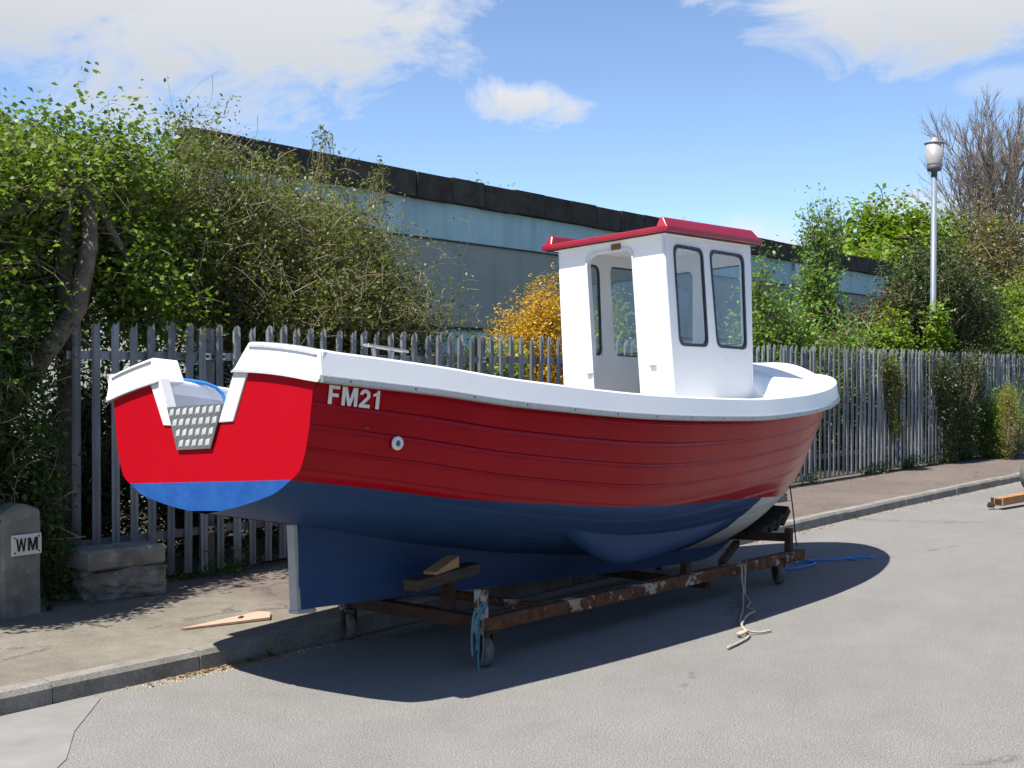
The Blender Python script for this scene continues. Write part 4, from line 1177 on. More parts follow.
# dark stepped chocks under the stem
ch = [(9.32, .400, -14), (9.45, .425, -24), (9.58, .455, -34), (9.70, .495, -42)]
ORD = ['lowest', 'second from lowest', 'second from highest', 'highest']
for i, (s, z, a) in enumerate(ch):
    def f(o, a=a):
        m = MB(); m.box((0, 0, 0), (.17, .36, .07), (0, R(a), 0)); m.build('block', M['wood_black'], o, bevel=.005)
    loose_thing('timber_chock', f'black timber chock under the bow, {ORD[i]} in the stepped row', 'chock', (s, 5.10, z - .03), f, 'stepped chocks under the bow')
# concrete lump on the pavement beyond the bow
def lump(o): rough_box('body', (.30, .24, .16), M['oldconc'], o, 21, .012, 4, (0, 0, .075))
loose_thing('concrete_lump', 'small broken concrete lump on the pavement beyond the bow', 'concrete block', (13.75, 7.15, .115), lump)
def wire(o):
    m = MB(); m.tube([(0, 0, 0), (.02, -.02, -.2), (0, -.05, -.36), (-.12, -.12, -.47), (-.25, -.2, -.52)], .006, 6); m.build('strand', M['wire'], o, True)
loose_thing('bow_cable', 'thin dark cable hanging from the stem to the trolley', 'cable', (9.95, 5.02, .74), wire)

def strand(pts, r, mat, o, name='strand', n=6):
    m = MB(); P = [Vector(p) for p in pts]; out = []
    for i in range(len(P) - 1):
        p0, p1, p2, p3 = P[max(i-1, 0)], P[i], P[i+1], P[min(i+2, len(P)-1)]
        for k in range(6):
            t = k/6; out.append(.5*((2*p1) + (p2-p0)*t + (2*p0 - 5*p1 + 4*p2 - p3)*t*t + (3*p1 - p0 - 3*p2 + p3)*t**3))
    out.append(P[-1]); m.tube(out, r, n); return m.build(name, mat, o, True)

def hang_rope(o):
    strand([(0, .03, .02), (-.02, -.05, .03), (-.03, -.06, -.06), (-.06, -.09, -.14), (-.12, -.12, -.17), (-.3, -.22, -.195), (-.55, -.35, -.197), (-.85, -.5, -.197), (-1.1, -.68, -.197), (-1.25, -.78, -.197), (-1.45, -.82, -.197), (-1.62, -.84, -.195)], .0085, M['rope_tan'], o)
    strand([(.03, .03, .02), (.02, -.055, .03), (.0, -.07, -.08), (-.05, -.1, -.17), (-.2, -.22, -.192), (-.42, -.32, -.185), (-.5, -.42, -.19), (-.75, -.50, -.17), (-.95, -.57, -.19), (-1.15, -.70, -.178), (-1.1, -.77, -.195), (-.98, -.80, -.197)], .0075, M['rope_tan'], o)
    strand([(-1.18, -.72, -.185), (-1.22, -.76, -.165), (-1.27, -.74, -.18), (-1.24, -.70, -.19), (-1.18, -.73, -.175)], .011, M['rope_tan'], o, 'knot')
loose_thing('tan_rope', 'knotted tan rope hanging off the trolley rail and trailing on the road', 'rope', (8.30, 4.62, .21), hang_rope)
def blue_road(o):
    rg = random.Random(5)
    pts = [(-.55, .35, .014)]
    for i in range(16): pts.append((-.5 + i*.085 + rg.uniform(-.06, .06), .3 - i*.05 + rg.uniform(-.09, .09), .012 + .008*(i % 3)))
    strand(pts, .009, M['rope_blue'], o)
    pts = [(-.1 + .5*math.cos(a)*(.5 + .1*a/6), -.05 + .18*math.sin(a), .018 + .006*math.sin(3*a)) for a in np.linspace(0, 7.5, 16)]
    strand(pts, .008, M['rope_blue'], o)
loose_thing('blue_road_rope', 'tangled blue rope lying on the shaded road under the bow', 'rope', (10.05, 5.05, 0), blue_road)
def twine(o):
    strand([(.0, -.02, 0), (-.035, -.035, -.02), (-.045, -.03, -.06), (-.05, -.03, -.12), (-.045, -.03, -.25), (-.05, -.028, -.33), (-.04, -.03, -.42)], .0045, M['twine_blue'], o)
    strand([(.02, -.03, -.015), (-.02, -.045, -.03), (-.085, -.035, -.05), (-.10, -.03, -.12), (-.105, -.028, -.2), (-.10, -.03, -.30)], .0065, M['twine_blue'], o)
    strand([(.01, -.04, 0), (-.03, -.05, -.03), (-.06, -.045, -.1), (-.075, -.04, -.19), (-.07, -.04, -.27)], .0035, M['twine_blue'], o)
    strand([(.0, -.04, -.01), (-.05, -.05, -.04), (-.09, -.045, -.09), (-.115, -.04, -.17), (-.12, -.04, -.24)], .004, M['twine_blue'], o)
    strand([(.01, -.045, -.02), (-.02, -.05, -.06), (-.03, -.045, -.14), (-.02, -.045, -.24), (-.03, -.04, -.34)], .0035, M['twine_blue'], o)
    strand([(.0, -.05, -.02), (-.06, -.055, -.05), (-.095, -.05, -.13), (-.085, -.05, -.22), (-.095, -.05, -.26)], .004, M['twine_blue'], o)
    strand([(.005, -.03, .03), (-.03, -.036, .05), (-.06, -.036, .02), (-.05, -.036, -.03), (-.02, -.04, -.04)], .004, M['galv'], o)
loose_thing('teal_twine', 'frayed teal twine tied to the rusty rear corner post', 'twine', (5.37, 4.645, .39), twine)
def plank(o):
    m = MB(); m.add([(-.36, .02, 0), (.20, -.15, 0), (.31, -.02, 0), (.28, .06, 0), (-.36, .02, .012), (.20, -.15, .018), (.31, -.02, .018), (.28, .06, .018)],
                    [(3, 2, 1, 0), (4, 5, 6, 7), (0, 1, 5, 4), (1, 2, 6, 5), (2, 3, 7, 6), (3, 0, 4, 7)])
    m.build('board', M['wood_pink'], o, bevel=.002)
    m = MB(); m.box((.07, -.02, .021), (.05, .02, .008), (0, 0, .5)); m.build('splinter', M['wood_dark'], o)
loose_thing('broken_board', 'pinkish broken plywood offcut lying on the pavement by the stern', 'board', (4.93, 6.36, .118), plank)

# second trolley at the right edge
def beam2(o):
    m = MB(); m.bar((0, 0, .10), (3.2, -.40, .14), .12, .10); m.build('beam', M['orange_rust'], o, bevel=.005)
    m = MB(); m.box((-.001, .0, .10), (.012, .085, .065), (0, 0, -.19)); m.build('open_end', M['darkgap'], o)
    m = MB(); m.box((-.01, .085, .055), (.07, .07, .06), (0, 0, .2)); m.box((.01, .075, .11), (.012, .04, .07)); m.tube([(-.06, .10, .05), (.08, .08, .05)], .022, 8); m.build('hitch', M['dark_rust'], o)
    c = empty('road_wheel'); c.parent = o; c.location = (2.75, .42, .24)
    m = MB(); m.lathe([(.12, -.07), (.21, -.075), (.235, -.05), (.24, 0), (.235, .05), (.21, .075), (.12, .07)], 28, (0, 0, 0), (.2, 1, 0)); m.build('tyre', M['tyre'], c, True)
    m = MB(); m.lathe([(.03, -.075), (.05, -.06), (.13, -.055), (.13, .055), (.05, .06), (.03, .075)], 20, (0, 0, 0), (.2, 1, 0)); m.build('rim', M['galv'], c)
loose_thing('second_trailer', 'rusty orange steel trailer beam with wheel at the right edge', 'trailer', (15.62, 5.06, 0), beam2)

# ------------------------------------------------------------------ street lamp
def lamp():
    o = empty('street_lamp', (22.0, 8.30, .12), (0, R(.8), 0)); tag(o, 'tall grey street lamp with a tapered white lantern behind the fence', 'street lamp')
    m = MB(); m.lathe([(.075, 0), (.075, 1.2), (.07, 1.22), (.055, 1.3), (.05, 5.12)], 14); m.build('post', M['lamp_post'], o, True)
    m = MB(); m.lathe([(.055, 5.10), (.055, 5.18), (.12, 5.20), (.132, 5.29), (.10, 5.30)], 18); m.build('collar', M['lamp_dark'], o, True)
    m = MB(); m.lathe([(.128, 5.295), (.134, 5.32), (.168, 5.68)], 22); m.build('lantern', M['lamp_glass'], o, True)
    m = MB(); m.lathe([(.172, 5.68), (.185, 5.69), (.18, 5.705), (.09, 5.725), (.055, 5.73), (.055, 5.78), (.02, 5.80)], 22); m.build('cap', M['lamp_glass'], o, True)
lamp()

# ------------------------------------------------------------------ vegetation
def np_mesh(name, V, Q):
    me = bpy.data.meshes.new(name); n = len(V); k = len(Q)
    me.vertices.add(n); me.vertices.foreach_set('co', V.astype(np.float32).ravel())
    w = Q.shape[1]
    me.loops.add(k * w); me.loops.foreach_set('vertex_index', Q.astype(np.int32).ravel())
    me.polygons.add(k); me.polygons.foreach_set('loop_start', np.arange(0, k * w, w, dtype=np.int32))
    me.polygons.foreach_set('loop_total', np.full(k, w, dtype=np.int32))
    me.update(calc_edges=True); me.validate()
    return me

def leaf_mesh(name, C, size, rng, up=.5, aspect=.55, fold=.25, dirs=None):
    n = len(C)
    N = rng.normal(size=(n, 3)); N[:, 2] = np.abs(N[:, 2]) + up; N /= np.linalg.norm(N, axis=1)[:, None]
    A = rng.normal(size=(n, 3)) if dirs is None else dirs + rng.normal(size=(n, 3)) * .35
    A -= N * (A * N).sum(1)[:, None]; A /= np.linalg.norm(A, axis=1)[:, None] + 1e-9
    B = np.cross(N, A)
    s = (size * rng.uniform(.55, 1.35, n))[:, None]
    V = np.stack([C - A * s * .5, C - B * s * aspect * .5 + A * s * .05 + N * s * fold * .3, C + A * s * .5 - N * s * .08, C + B * s * aspect * .5 + A * s * .05 + N * s * fold * .3], 1).reshape(-1, 3)
    Q = np.arange(4 * n).reshape(-1, 4)
    return np_mesh(name, V, Q)

def twig_mesh(name, P0, P1, P2, r0, r1, K=5):
    n = len(P0); t = np.linspace(0, 1, K)[None, :, None]
    P = (1-t)**2 * P0[:, None] + 2*t*(1-t) * P1[:, None] + t*t * P2[:, None]
    T = P2 - P0; T /= np.linalg.norm(T, axis=1)[:, None] + 1e-9
    ref = np.where(np.abs(T[:, 2:3]) < .9, [[0, 0, 1.]], [[1., 0, 0]])
    A = np.cross(T, ref); A /= np.linalg.norm(A, axis=1)[:, None] + 1e-9; B = np.cross(T, A)
    r0 = np.broadcast_to(np.asarray(r0, float), (n,)); r1 = np.broadcast_to(np.asarray(r1, float), (n,))
    rad = r0[:, None] + (r1 - r0)[:, None] * np.linspace(0, 1, K)[None]
    V = []
    for j in range(3):
        a = 2*math.pi*j/3
        V.append(P + (A*math.cos(a) + B*math.sin(a))[:, None] * rad[..., None])
    V = np.stack(V, 2).reshape(-1, 3)
    i = np.arange(n)[:, None, None] * K * 3; k = np.arange(K-1)[None, :, None] * 3; j = np.arange(3)[None, None, :]; j2 = (j + 1) % 3
    Q = np.stack(np.broadcast_arrays(i+k+j, i+k+j2, i+k+3+j2, i+k+3+j), -1).reshape(-1, 4)
    return np_mesh(name, V, Q)

def plant(name, label, cat, base, ells, twigs, leaves_per, leaf_size, lmat, seed, trunk_r=.05, twig_r=.006, tmat='twig', group=None,
          shell=2.0, jitter=.07, up=.5, aspect=.55, droop=0.0, trunk_path=None, straight=.2, tmin=.35, upright=0.0, fold=.25, clump=0, csig=.16, local=.0, zmax=99.):
    rng = np.random.default_rng(seed)
    base = np.array(base, float)
    root = empty(name, base); tag(root, label, cat, group)
    ells = [np.array(e, float) for e in ells]
    vol = np.array([e[3]*e[4]*e[5] for e in ells]); pr = vol / vol.sum()
    # trunk and limbs
    tm = MB()
    E0 = ells[0][:3]
    tp = trunk_path or [base, base + (E0 - base)*.5 + np.array([rng.normal()*.04, rng.normal()*.04, 0]), E0]
    tp = [np.array(p, float) for p in tp]
    k = len(tp); tm.tube([p - base for p in tp], [trunk_r * (1 - .6*i/(k-1)) for i in range(k)], 8)
    fork = tp[-2]
    for e in ells[1:]:
        mid = (fork + e[:3])/2 + rng.normal(size=3)*.05
        tm.tube([fork - base, mid - base, e[:3] - base], [trunk_r*.5, trunk_r*.35, trunk_r*.18], 6)
    tm.build('trunk', M['bark'], root, True)
    idx = rng.choice(len(ells), twigs, p=pr)
    E = np.array(ells)[idx]
    d = rng.normal(size=(twigs, 3)); d /= np.linalg.norm(d, axis=1)[:, None]
    r = rng.uniform(0, 1, twigs) ** (1/shell)
    end = E[:, :3] + d * E[:, 3:6] * r[:, None]
    if clump:
        k = max(4, twigs // clump); ci = rng.integers(0, k, twigs)
        end = end[ci] + rng.normal(size=(twigs, 3)) * csig * rng.uniform(.6, 1.4, k)[ci][:, None]; E = E[ci]
    keep = (end[:, 2] > base[2] + .02) & (end[:, 2] < zmax); end = end[keep]; E = E[keep]; n = len(end)
    s = rng.uniform(0, .75, n)[:, None]
    start = fork * (1-s) + E[:, :3] * s
    start = start * (1 - straight) + end * straight + rng.normal(size=(n, 3)) * .05
    start[:, 2] = np.minimum(start[:, 2], end[:, 2] + droop)
    start[:, 2] -= upright * rng.uniform(.3, 1, n)
    if local:
        out = end - E[:, :3]; out /= np.linalg.norm(out, axis=1)[:, None] + 1e-6
        dd = out * .55 + rng.normal(size=(n, 3)) * .75; dd[:, 2] += .15; dd /= np.linalg.norm(dd, axis=1)[:, None]
        lsel = rng.uniform(0, 1, n) < .85
        ls = end - dd * (local * rng.uniform(.45, 1.5, n))[:, None]
        start = np.where(lsel[:, None], ls, start)
    bend = .32 * np.linalg.norm(end - start, axis=1)[:, None] if local else .10
    mid = (start + end)/2 + rng.normal(size=(n, 3))*bend; mid[:, 2] += .06
    tw = twig_mesh('branches', start - base, mid - base, end - base, twig_r * rng.uniform(.6, 1.6, n), twig_r*.3)
    link('branches', tw, M[tmat], root)
    if leaves_per:
        q = rng.poisson(leaves_per, n); rep = np.repeat(np.arange(n), q)
        t = (tmin + (1.04 - tmin) * rng.uniform(0, 1, len(rep)) ** .7)[:, None]
        P = (1-t)**2*start[rep] + 2*t*(1-t)*mid[rep] + t*t*end[rep] + rng.normal(size=(len(rep), 3))*jitter
        P = P[P[:, 2] > base[2]]
        lm = leaf_mesh('foliage', P - base, leaf_size, rng, up, aspect, fold)
        link('crown', lm, LM[lmat], root)
    return root

# left: creeper-clad tree with leaning trunk, in front of / over the mesh fence
plant('creeper_tree', 'bright green leafy tree with leaning trunk filling the left edge', 'tree', (4.25, 8.35, .1),
      [(5.05, 8.75, 2.95, .90, .80, .66), (4.15, 8.7, 2.9, .95, .85, .68), (5.85, 8.9, 2.95, .65, .65, .66), (3.2, 8.6, 2.5, 1.1, .9, 1.0), (5.6, 8.75, 2.35, .8, .5, .45), (4.7, 8.5, 2.3, .6, .45, .5), (3.5, 7.9, 2.5, .75, .55, .7), (5.5, 8.15, 2.40, .75, .35, .32)],
      4600, 21, .050, 'creeper', 1, .10, .0032, trunk_path=[(4.15, 8.25, .1), (4.25, 7.98, 1.35), (4.46, 7.92, 1.70), (4.80, 7.90, 2.14), (4.95, 7.98, 2.6), (5.05, 8.15, 3.06), (5.05, 8.6, 3.3)], shell=3.2, jitter=.075, up=.7, aspect=.72, clump=14, csig=.14, local=.28, zmax=3.72)
plant('holly_bush', 'dark green bush hanging over the wire mesh above the marker post', 'bush', (4.05, 8.25, .1),
      [(4.20, 7.90, 1.35, .46, .30, .55), (3.75, 7.95, 1.5, .6, .36, .9), (4.22, 8.15, 2.1, .40, .30, .5), (3.4, 7.9, .8, .6, .35, .7), (3.45, 7.75, 1.9, .6, .40, .6), (4.30, 7.95, .75, .34, .22, .35)],
      1700, 22, .050, 'holly', 2, .05, .005, shell=3.6, jitter=.06, up=.7, aspect=.6, clump=12, csig=.11, local=.3)
plant('bramble_bush', 'small dark bramble between the marker post and the concrete blocks', 'bush', (4.56, 7.88, .12),
      [(4.55, 7.80, .40, .14, .12, .34), (4.50, 7.92, .8, .16, .10, .4)], 160, 16, .035, 'holly', 33, .012, .003, shell=3, jitter=.04)
# hawthorn mass behind the fence
plant('hawthorn', 'twiggy brown and olive hawthorn spreading over the fence in front of the warehouse', 'tree', (7.4, 9.2, .1),
      [(7.4, 9.1, 2.70, .95, .80, .80), (8.4, 9.1, 2.50, .85, .75, .78), (6.55, 9.0, 2.85, .7, .75, .84), (8.95, 9.15, 2.25, .5, .5, .50), (8.15, 9.2, 3.05, .6, .45, .32), (7.2, 8.9, 2.05, 1.0, .5, .5), (8.7, 8.9, 1.95, .85, .45, .5), (7.3, 8.3, 2.30, 1.0, .35, .30), (8.7, 8.35, 2.20, .8, .3, .25)],
      9000, 13, .038, 'haw', 3, .07, .0030, 'twig', shell=2.9, jitter=.075, up=.5, tmin=.25, straight=.45, clump=22, csig=.16, local=.34)
for i, (x, y, z, dx, dz) in enumerate([(8.15, 9.1, 3.45, .05, .70), (8.85, 9.2, 3.30, .25, .60), (6.3, 8.9, 3.5, .08, .45), (7.85, 9.1, 3.5, -.1, .3), (4.9, 8.6, 3.35, -.45, .3)]):
    lab = ['thin leafy shoot rising above the hawthorn, the taller beside the roof coping', 'bent leafy shoot at the right side of the hawthorn top', 'sparse leafy shoot rising from the top of the creeper tree', 'short bare shoot sticking up from the middle of the hawthorn', 'arching bare shoot against the sky at the far left'][i]
    plant('leafy_shoot', lab, 'shoot', (x, y, z - .8), [(x + dx*.6, y, z + dz*.55, .10 + abs(dx)*.35, .08, dz*.45), (x + dx, y, z + dz*.85, .12, .08, .10)], 30, 7 if i != 4 else 2, .04, 'haw', 60 + i, .010, .003, shell=1.6, jitter=.025, group='shoots above the hedge')
# shaded undergrowth behind the left fence
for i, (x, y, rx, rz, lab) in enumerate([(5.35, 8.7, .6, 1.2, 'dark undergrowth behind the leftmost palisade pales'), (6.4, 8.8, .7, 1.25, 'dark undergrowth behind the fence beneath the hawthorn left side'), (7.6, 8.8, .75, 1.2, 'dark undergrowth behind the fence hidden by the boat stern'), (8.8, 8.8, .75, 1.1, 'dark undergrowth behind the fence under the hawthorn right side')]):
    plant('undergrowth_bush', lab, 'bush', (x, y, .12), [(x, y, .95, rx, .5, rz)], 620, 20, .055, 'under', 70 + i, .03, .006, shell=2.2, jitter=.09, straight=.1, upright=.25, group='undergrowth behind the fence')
# golden conifer and variegated shrub
plant('golden_conifer', 'golden orange conifer behind the fence beside the white wheelhouse', 'conifer', (11.05, 8.75, .12),
      [(11.05, 8.75, .9, .78, .5, .85), (11.05, 8.75, 1.6, .70, .45, .6), (11.15, 8.75, 2.15, .46, .34, .45), (11.17, 8.75, 2.58, .18, .16, .30), (10.55, 8.7, 2.08, .20, .18, .38)],
      2600, 30, .046, 'gold', 10, .04, .004, shell=3.2, jitter=.045, up=.3, aspect=.32, upright=.15, clump=16, csig=.09)
plant('variegated_shrub', 'yellow green variegated shrub just behind the fence beside the golden conifer', 'shrub', (9.85, 8.45, .12),
      [(9.85, 8.4, 1.3, .45, .3, .8), (10.15, 8.4, 1.75, .35, .25, .38), (9.6, 8.5, 1.8, .25, .25, .35)], 520, 15, .045, 'variegated', 11, .03, .004, shell=3, jitter=.06)
# saplings and shrubs behind the far fence
plant('pale_sapling', 'loose pale green sapling beside the front of the wheelhouse', 'sapling', (17.9, 9.5, .12),
      [(17.9, 9.5, 2.2, .75, .6, 1.0), (17.8, 9.5, 3.2, .35, .3, .65), (18.6, 9.5, 2.4, .6, .5, .65)], 620, 13, .075, 'sapling', 12, .035, .006, 'twig_grey', shell=2, jitter=.10, up=.3, upright=.2)
plant('tall_sapling', 'tall thin light green sapling rising above the warehouse roof', 'sapling', (20.1, 9.6, .12),
      [(20.1, 9.6, 4.05, .50, .45, .85), (20.0, 9.6, 2.7, .65, .5, 1.0), (20.5, 9.5, 4.4, .35, .3, .4), (19.9, 9.5, 3.3, .5, .4, .5)], 560, 11, .08, 'sapling', 13, .04, .007, 'twig_grey', shell=1.8, jitter=.10, up=.3)
plant('green_shrub', 'broad light green shrub above the fence to the right of the wheelhouse', 'shrub', (19.4, 9.0, .12),
      [(19.0, 9.0, 1.75, .9, .45, .85), (20.2, 9.0, 1.8, .8, .45, .8), (21.2, 9.0, 2.0, .5, .4, .65)], 900, 13, .07, 'sapling', 14, .03, .006, shell=2.6, jitter=.09, clump=9, csig=.18, local=.5)
plant('copper_bush', 'reddish brown copper leaved bush behind the fence left of the street lamp', 'bush', (22.3, 9.4, .12),
      [(22.3, 9.4, 2.4, .9, .6, .95), (21.6, 9.3, 2.1, .7, .5, .8), (23.3, 9.4, 2.2, .7, .6, .8)], 800, 14, .065, 'copper', 15, .04, .006, shell=2.6, jitter=.09)
plant('lime_sycamore_shrub', 'lime green young sycamore leaves just above the fence left of the lamp', 'shrub', (20.9, 8.55, .12),
      [(20.75, 8.5, 2.15, .40, .3, .40), (20.2, 8.5, 2.3, .22, .25, .30), (20.6, 8.5, 2.65, .2, .2, .3)], 170, 11, .085, 'maple', 16, .02, .005, shell=2.6, jitter=.08, up=1.0, aspect=.8)
plant('lime_lamp_shrub', 'lime green shoots growing around the street lamp post', 'shrub', (21.5, 8.15, .12),
      [(21.75, 8.1, 2.4, .30, .2, .35), (21.6, 8.1, 2.8, .25, .2, .22)], 80, 13, .09, 'maple', 17, .02, .005, shell=2.6, jitter=.07, up=1.0, aspect=.8)
plant('dark_evergreen', 'dense dark evergreen behind and over the fence right of the street lamp', 'tree', (24.1, 8.9, .12),
      [(24.0, 8.9, 2.7, 1.4, .8, 1.25), (23.0, 8.9, 3.1, .9, .7, .8), (25.3, 8.8, 2.5, 1.1, .7, 1.0), (24.2, 9.0, 3.7, .8, .6, .55)], 2400, 15, .065, 'dark', 18, .08, .005, shell=3.2, jitter=.08, up=.8, clump=14, csig=.2, local=.3)
plant('bright_maple', 'bright yellow green maple beyond the end of the warehouse', 'tree', (36.5, 14.8, 0),
      [(36.0, 14.8, 4.9, 2.2, 1.8, 1.45), (33.6, 14.6, 4.2, 1.6, 1.4, 1.0), (37.6, 14.8, 4.6, 2.0, 1.6, 1.4), (34.8, 14.6, 3.6, 2.2, 1.4, 1.4), (32.2, 14.4, 4.0, 1.0, 1.0, 1.0)], 2000, 24, .17, 'maple', 19, .18, .016, shell=3.2, jitter=.20, up=.9, aspect=.8, clump=12, csig=.38, local=.8)
def bare_tree(name, label, base, height, seed, spread=.42, r0=.16):
    rng = np.random.default_rng(seed); base = np.array(base, float)
    root = empty(name, base); tag(root, label, 'tree')
    trunk = [(0, 0, 0), (.08, 0, height*.25), (-.05, .05, height*.5), (.12, .0, height*.72)]
    m = MB(); m.tube(trunk, [r0, r0*.75, r0*.5, r0*.3], 8); m.build('trunk', M['bark'], root, True)
    S, Mi, E, Ra, Rb = [], [], [], [], []
    def grow(p, d, L, r, lev):
        d = d / np.linalg.norm(d); side = rng.normal(size=3)*.12*L
        e = p + d*L + np.array([0, 0, .12*L]); mid = (p + e)/2 + side*.5 - np.array([0, 0, .05*L])
        S.append(p); Mi.append(mid); E.append(e); Ra.append(r); Rb.append(r*.45)
        if lev == 0: return
        n = [0, 6, 8, 8][lev]
        for i in range(n):
            t = rng.uniform(.25, 1.0); q = (1-t)**2*p + 2*t*(1-t)*mid + t*t*e
            nd = d + rng.normal(size=3)*.42; nd[2] = abs(nd[2]) * .7 + .45
            grow(q, nd, L*rng.uniform(.38, .62), r*.48, lev-1)
    for i in range(19):
        z = height*(.25 + .47*i/18); a = i*2.4 + rng.uniform(-.3, .3)
        p = np.array([.05, 0, z]); d = np.array([math.cos(a)*spread*1.6, math.sin(a)*spread*1.6, 1.0])
        grow(p, d, height*rng.uniform(.24, .33)*(1.1 - .25*i/18), r0*.34, 3)
    tm = twig_mesh('branches', np.array(S), np.array(Mi), np.array(E), np.array(Ra), np.array(Rb), 4)
    link('branches', tm, M['twig_grey'], root)
bare_tree('bare_tall_tree', 'tall almost bare brown tree at the upper right edge', (42.6, 14.0, 0), 9.9, 20, .24)
plant('olive_tree', 'brownish olive tree in thin leaf at the right behind the dark evergreen', 'tree', (36.5, 12.2, 0),
      [(36.2, 12.2, 4.6, 1.8, 1.3, 1.7), (38.2, 12.3, 4.6, 1.7, 1.3, 1.8), (34.6, 12.0, 4.2, 1.3, 1.1, 1.2), (37.2, 12.2, 3.0, 2.4, 1.3, 1.6)], 2600, 11, .11, 'brown', 21, .14, .008, 'twig', shell=2.2, jitter=.16, upright=.3, clump=16, csig=.35, local=.5)
plant('light_green_tree', 'fresh light green tree at the far right edge above the fence', 'tree', (31.2, 9.6, .1),
      [(31.4, 9.6, 2.7, 1.5, 1.0, 1.2), (32.6, 9.7, 2.8, 1.4, 1.0, 1.5), (30.0, 9.5, 2.0, 1.0, .8, 1.0)], 1200, 16, .10, 'maple', 22, .08, .01, shell=3, jitter=.13, up=.7, aspect=.7, clump=12, csig=.25)
# front of the far fence
plant('ivy_on_fence', 'dark ivy hanging down the palisade fence below the evergreen', 'ivy', (21.4, 7.8, .12),
      [(21.5, 7.72, 1.1, .75, .16, .95), (22.1, 7.72, .8, .6, .18, .7), (20.9, 7.75, 1.75, .5, .14, .35), (22.6, 7.75, 1.7, .6, .2, .5)], 950, 13, .05, 'dark', 23, .02, .004, shell=2.5, jitter=.06)
plant('fence_creeper', 'light leafy creeper trailing down the middle of the far fence', 'creeper', (18.95, 7.82, .12),
      [(19.0, 7.78, 1.5, .28, .10, .50), (18.8, 7.78, 1.85, .30, .10, .22), (19.1, 7.76, .85, .22, .08, .25)], 210, 11, .05, 'haw', 24, .012, .003, shell=2.2, jitter=.05)
plant('green_gold_conifer', 'rounded green conifer with a golden streak in front of the far fence', 'conifer', (23.3, 7.62, .12),
      [(23.2, 7.6, .55, .65, .4, .6), (23.35, 7.62, .95, .5, .36, .55), (24.1, 7.62, .75, .7, .4, .75)], 1300, 16, .045, 'conifer', 25, .04, .004, shell=3.2, jitter=.05, aspect=.35, upright=.15)
plant('gold_conifer_shoot', 'golden yellow upright conifer at the middle of the green conifer by the fence', 'conifer', (22.95, 7.3, .12),
      [(22.95, 7.28, .60, .13, .10, .55), (23.0, 7.3, 1.15, .16, .12, .45)], 360, 15, .036, 'goldgreen', 26, .02, .003, shell=3, jitter=.035, aspect=.35, upright=.1)
# trees beyond the warehouse roof
plant('roof_line_tree', 'pale green tree top just showing above the warehouse coping', 'tree', (26.9, 22.6, 0),
      [(26.3, 22.6, 6.1, 1.0, .8, 1.05), (27.9, 22.6, 6.0, 1.0, .8, 1.0), (27.0, 22.6, 5.2, 1.8, 1.0, 1.2)], 420, 11, .13, 'sapling', 27, .14, .014, 'twig_grey', shell=2, jitter=.15, upright=.4)
plant('bare_roof_line_tree', 'bare twig tops above the roof beside the red wheelhouse roof', 'tree', (37.5, 22.5, 0),
      [(36.9, 22.5, 6.0, 1.6, .9, 1.25), (38.6, 22.5, 5.6, 1.5, .9, 1.3)], 260, 0, .1, 'brown', 28, .14, .016, 'twig_grey', shell=1.6, upright=1.0, straight=.3)
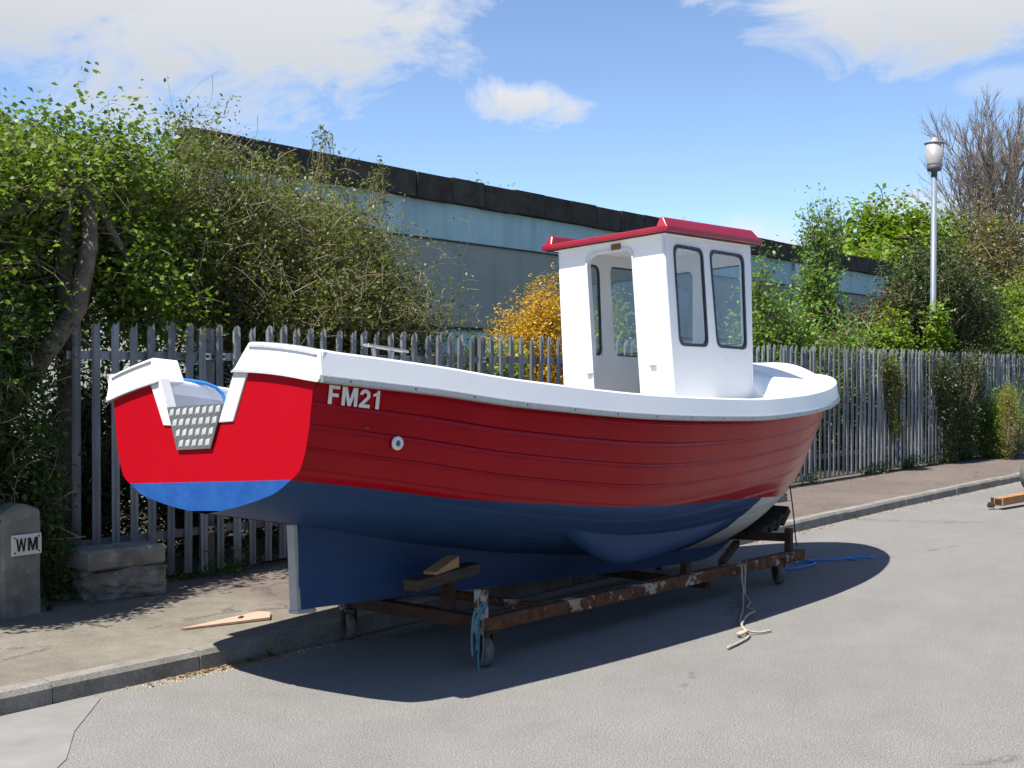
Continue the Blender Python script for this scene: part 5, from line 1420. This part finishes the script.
# bushes seen through the fence between conifer and sapling
for i, (x, rz, lm_) in enumerate([(12.7, 1.45, 'sapling'), (14.1, 1.1, 'haw'), (15.5, .9, 'sapling'), (16.8, .85, 'dark')]):
    lab = ['light green bush behind the fence right of the golden conifer', 'olive low bush behind the fence hidden by the wheelhouse', 'light green low bush behind the fence beyond the bow', 'dark low bush behind the fence left of the pale sapling'][i]
    plant('low_bush', lab, 'bush', (x, 8.9, .12), [(x, 8.9, rz, .8, .45, rz)], 520, 12, .06, lm_, 80 + i, .03, .006, shell=2.4, jitter=.09, group='low bushes behind the fence')
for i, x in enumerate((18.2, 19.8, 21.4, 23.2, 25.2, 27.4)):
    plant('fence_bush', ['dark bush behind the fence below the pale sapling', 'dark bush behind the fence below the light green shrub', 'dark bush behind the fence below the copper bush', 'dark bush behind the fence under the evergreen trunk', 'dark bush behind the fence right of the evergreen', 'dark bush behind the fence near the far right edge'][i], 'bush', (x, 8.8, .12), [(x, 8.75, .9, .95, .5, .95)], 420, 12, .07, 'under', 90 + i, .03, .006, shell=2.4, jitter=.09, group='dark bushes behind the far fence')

# weeds along the foot of the fence: uncountable
def weeds():
    rng = np.random.default_rng(9); C = []
    cl = rng.uniform(4.4, 24, 34)
    for _ in range(420):
        s = cl[rng.integers(34)] + rng.normal(0, .16); n = 7.9 - abs(rng.normal(0, .07)); h = rng.uniform(.03, .26)
        k = rng.integers(6, 22)
        C.append(np.stack([s + rng.normal(0, .05, k), n + rng.normal(0, .04, k), .125 + rng.uniform(0, h, k)], 1))
    C = np.concatenate(C); D = np.tile([0, 0, 1.0], (len(C), 1))
    me = leaf_mesh('weeds', C, .05, rng, .2, .3, .2, D); tag(link('fence_foot_weeds', me, LM['weed']), 'low weeds and grass growing along the foot of the fence', 'weeds', kind='stuff')
    C = []
    for c0, k in (((4.75, 5.80, .01), 26), ((4.6, 5.79, .01), 14), ((11.4, 5.96, .01), 30), ((13.6, 6.03, .01), 20), ((4.35, 7.55, .13), 60), ((3.9, 7.45, .13), 60)):
        C.append(np.array(c0) + np.abs(rng.normal(size=(k, 3))) * [.03, .012, .02] * np.array([1, -1, 1]))
    C = np.concatenate(C); D = np.tile([0, 0, 1.0], (len(C), 1))
    me = leaf_mesh('tufts', C, .035, rng, .3, .3, .2, D); tag(link('kerb_tufts', me, LM['weed']), 'small green tufts growing from the kerb joints', 'weeds', kind='stuff')
weeds()
# far hedge closing the end of the road, a single distant mass
def far_hedge():
    rng = np.random.default_rng(77); n = 26000
    t = rng.uniform(0, 1, n); x = 75 + 18 * np.sin(t * 9) * .3 + rng.normal(0, 2.0, n); y = -70 + 130 * t
    top = 4.2 + 1.6 * np.sin(t * 37) + 1.1 * np.sin(t * 91 + 1); z = rng.uniform(0, 1, n) ** .8 * top
    me = leaf_mesh('far_hedge', np.stack([x, y, z], 1), .75, rng, .6, .75)
    tag(link('distant_hedge', me, LM['haw']), 'distant mass of hedge and trees closing the end of the road', 'hedge', kind='stuff')
far_hedge()
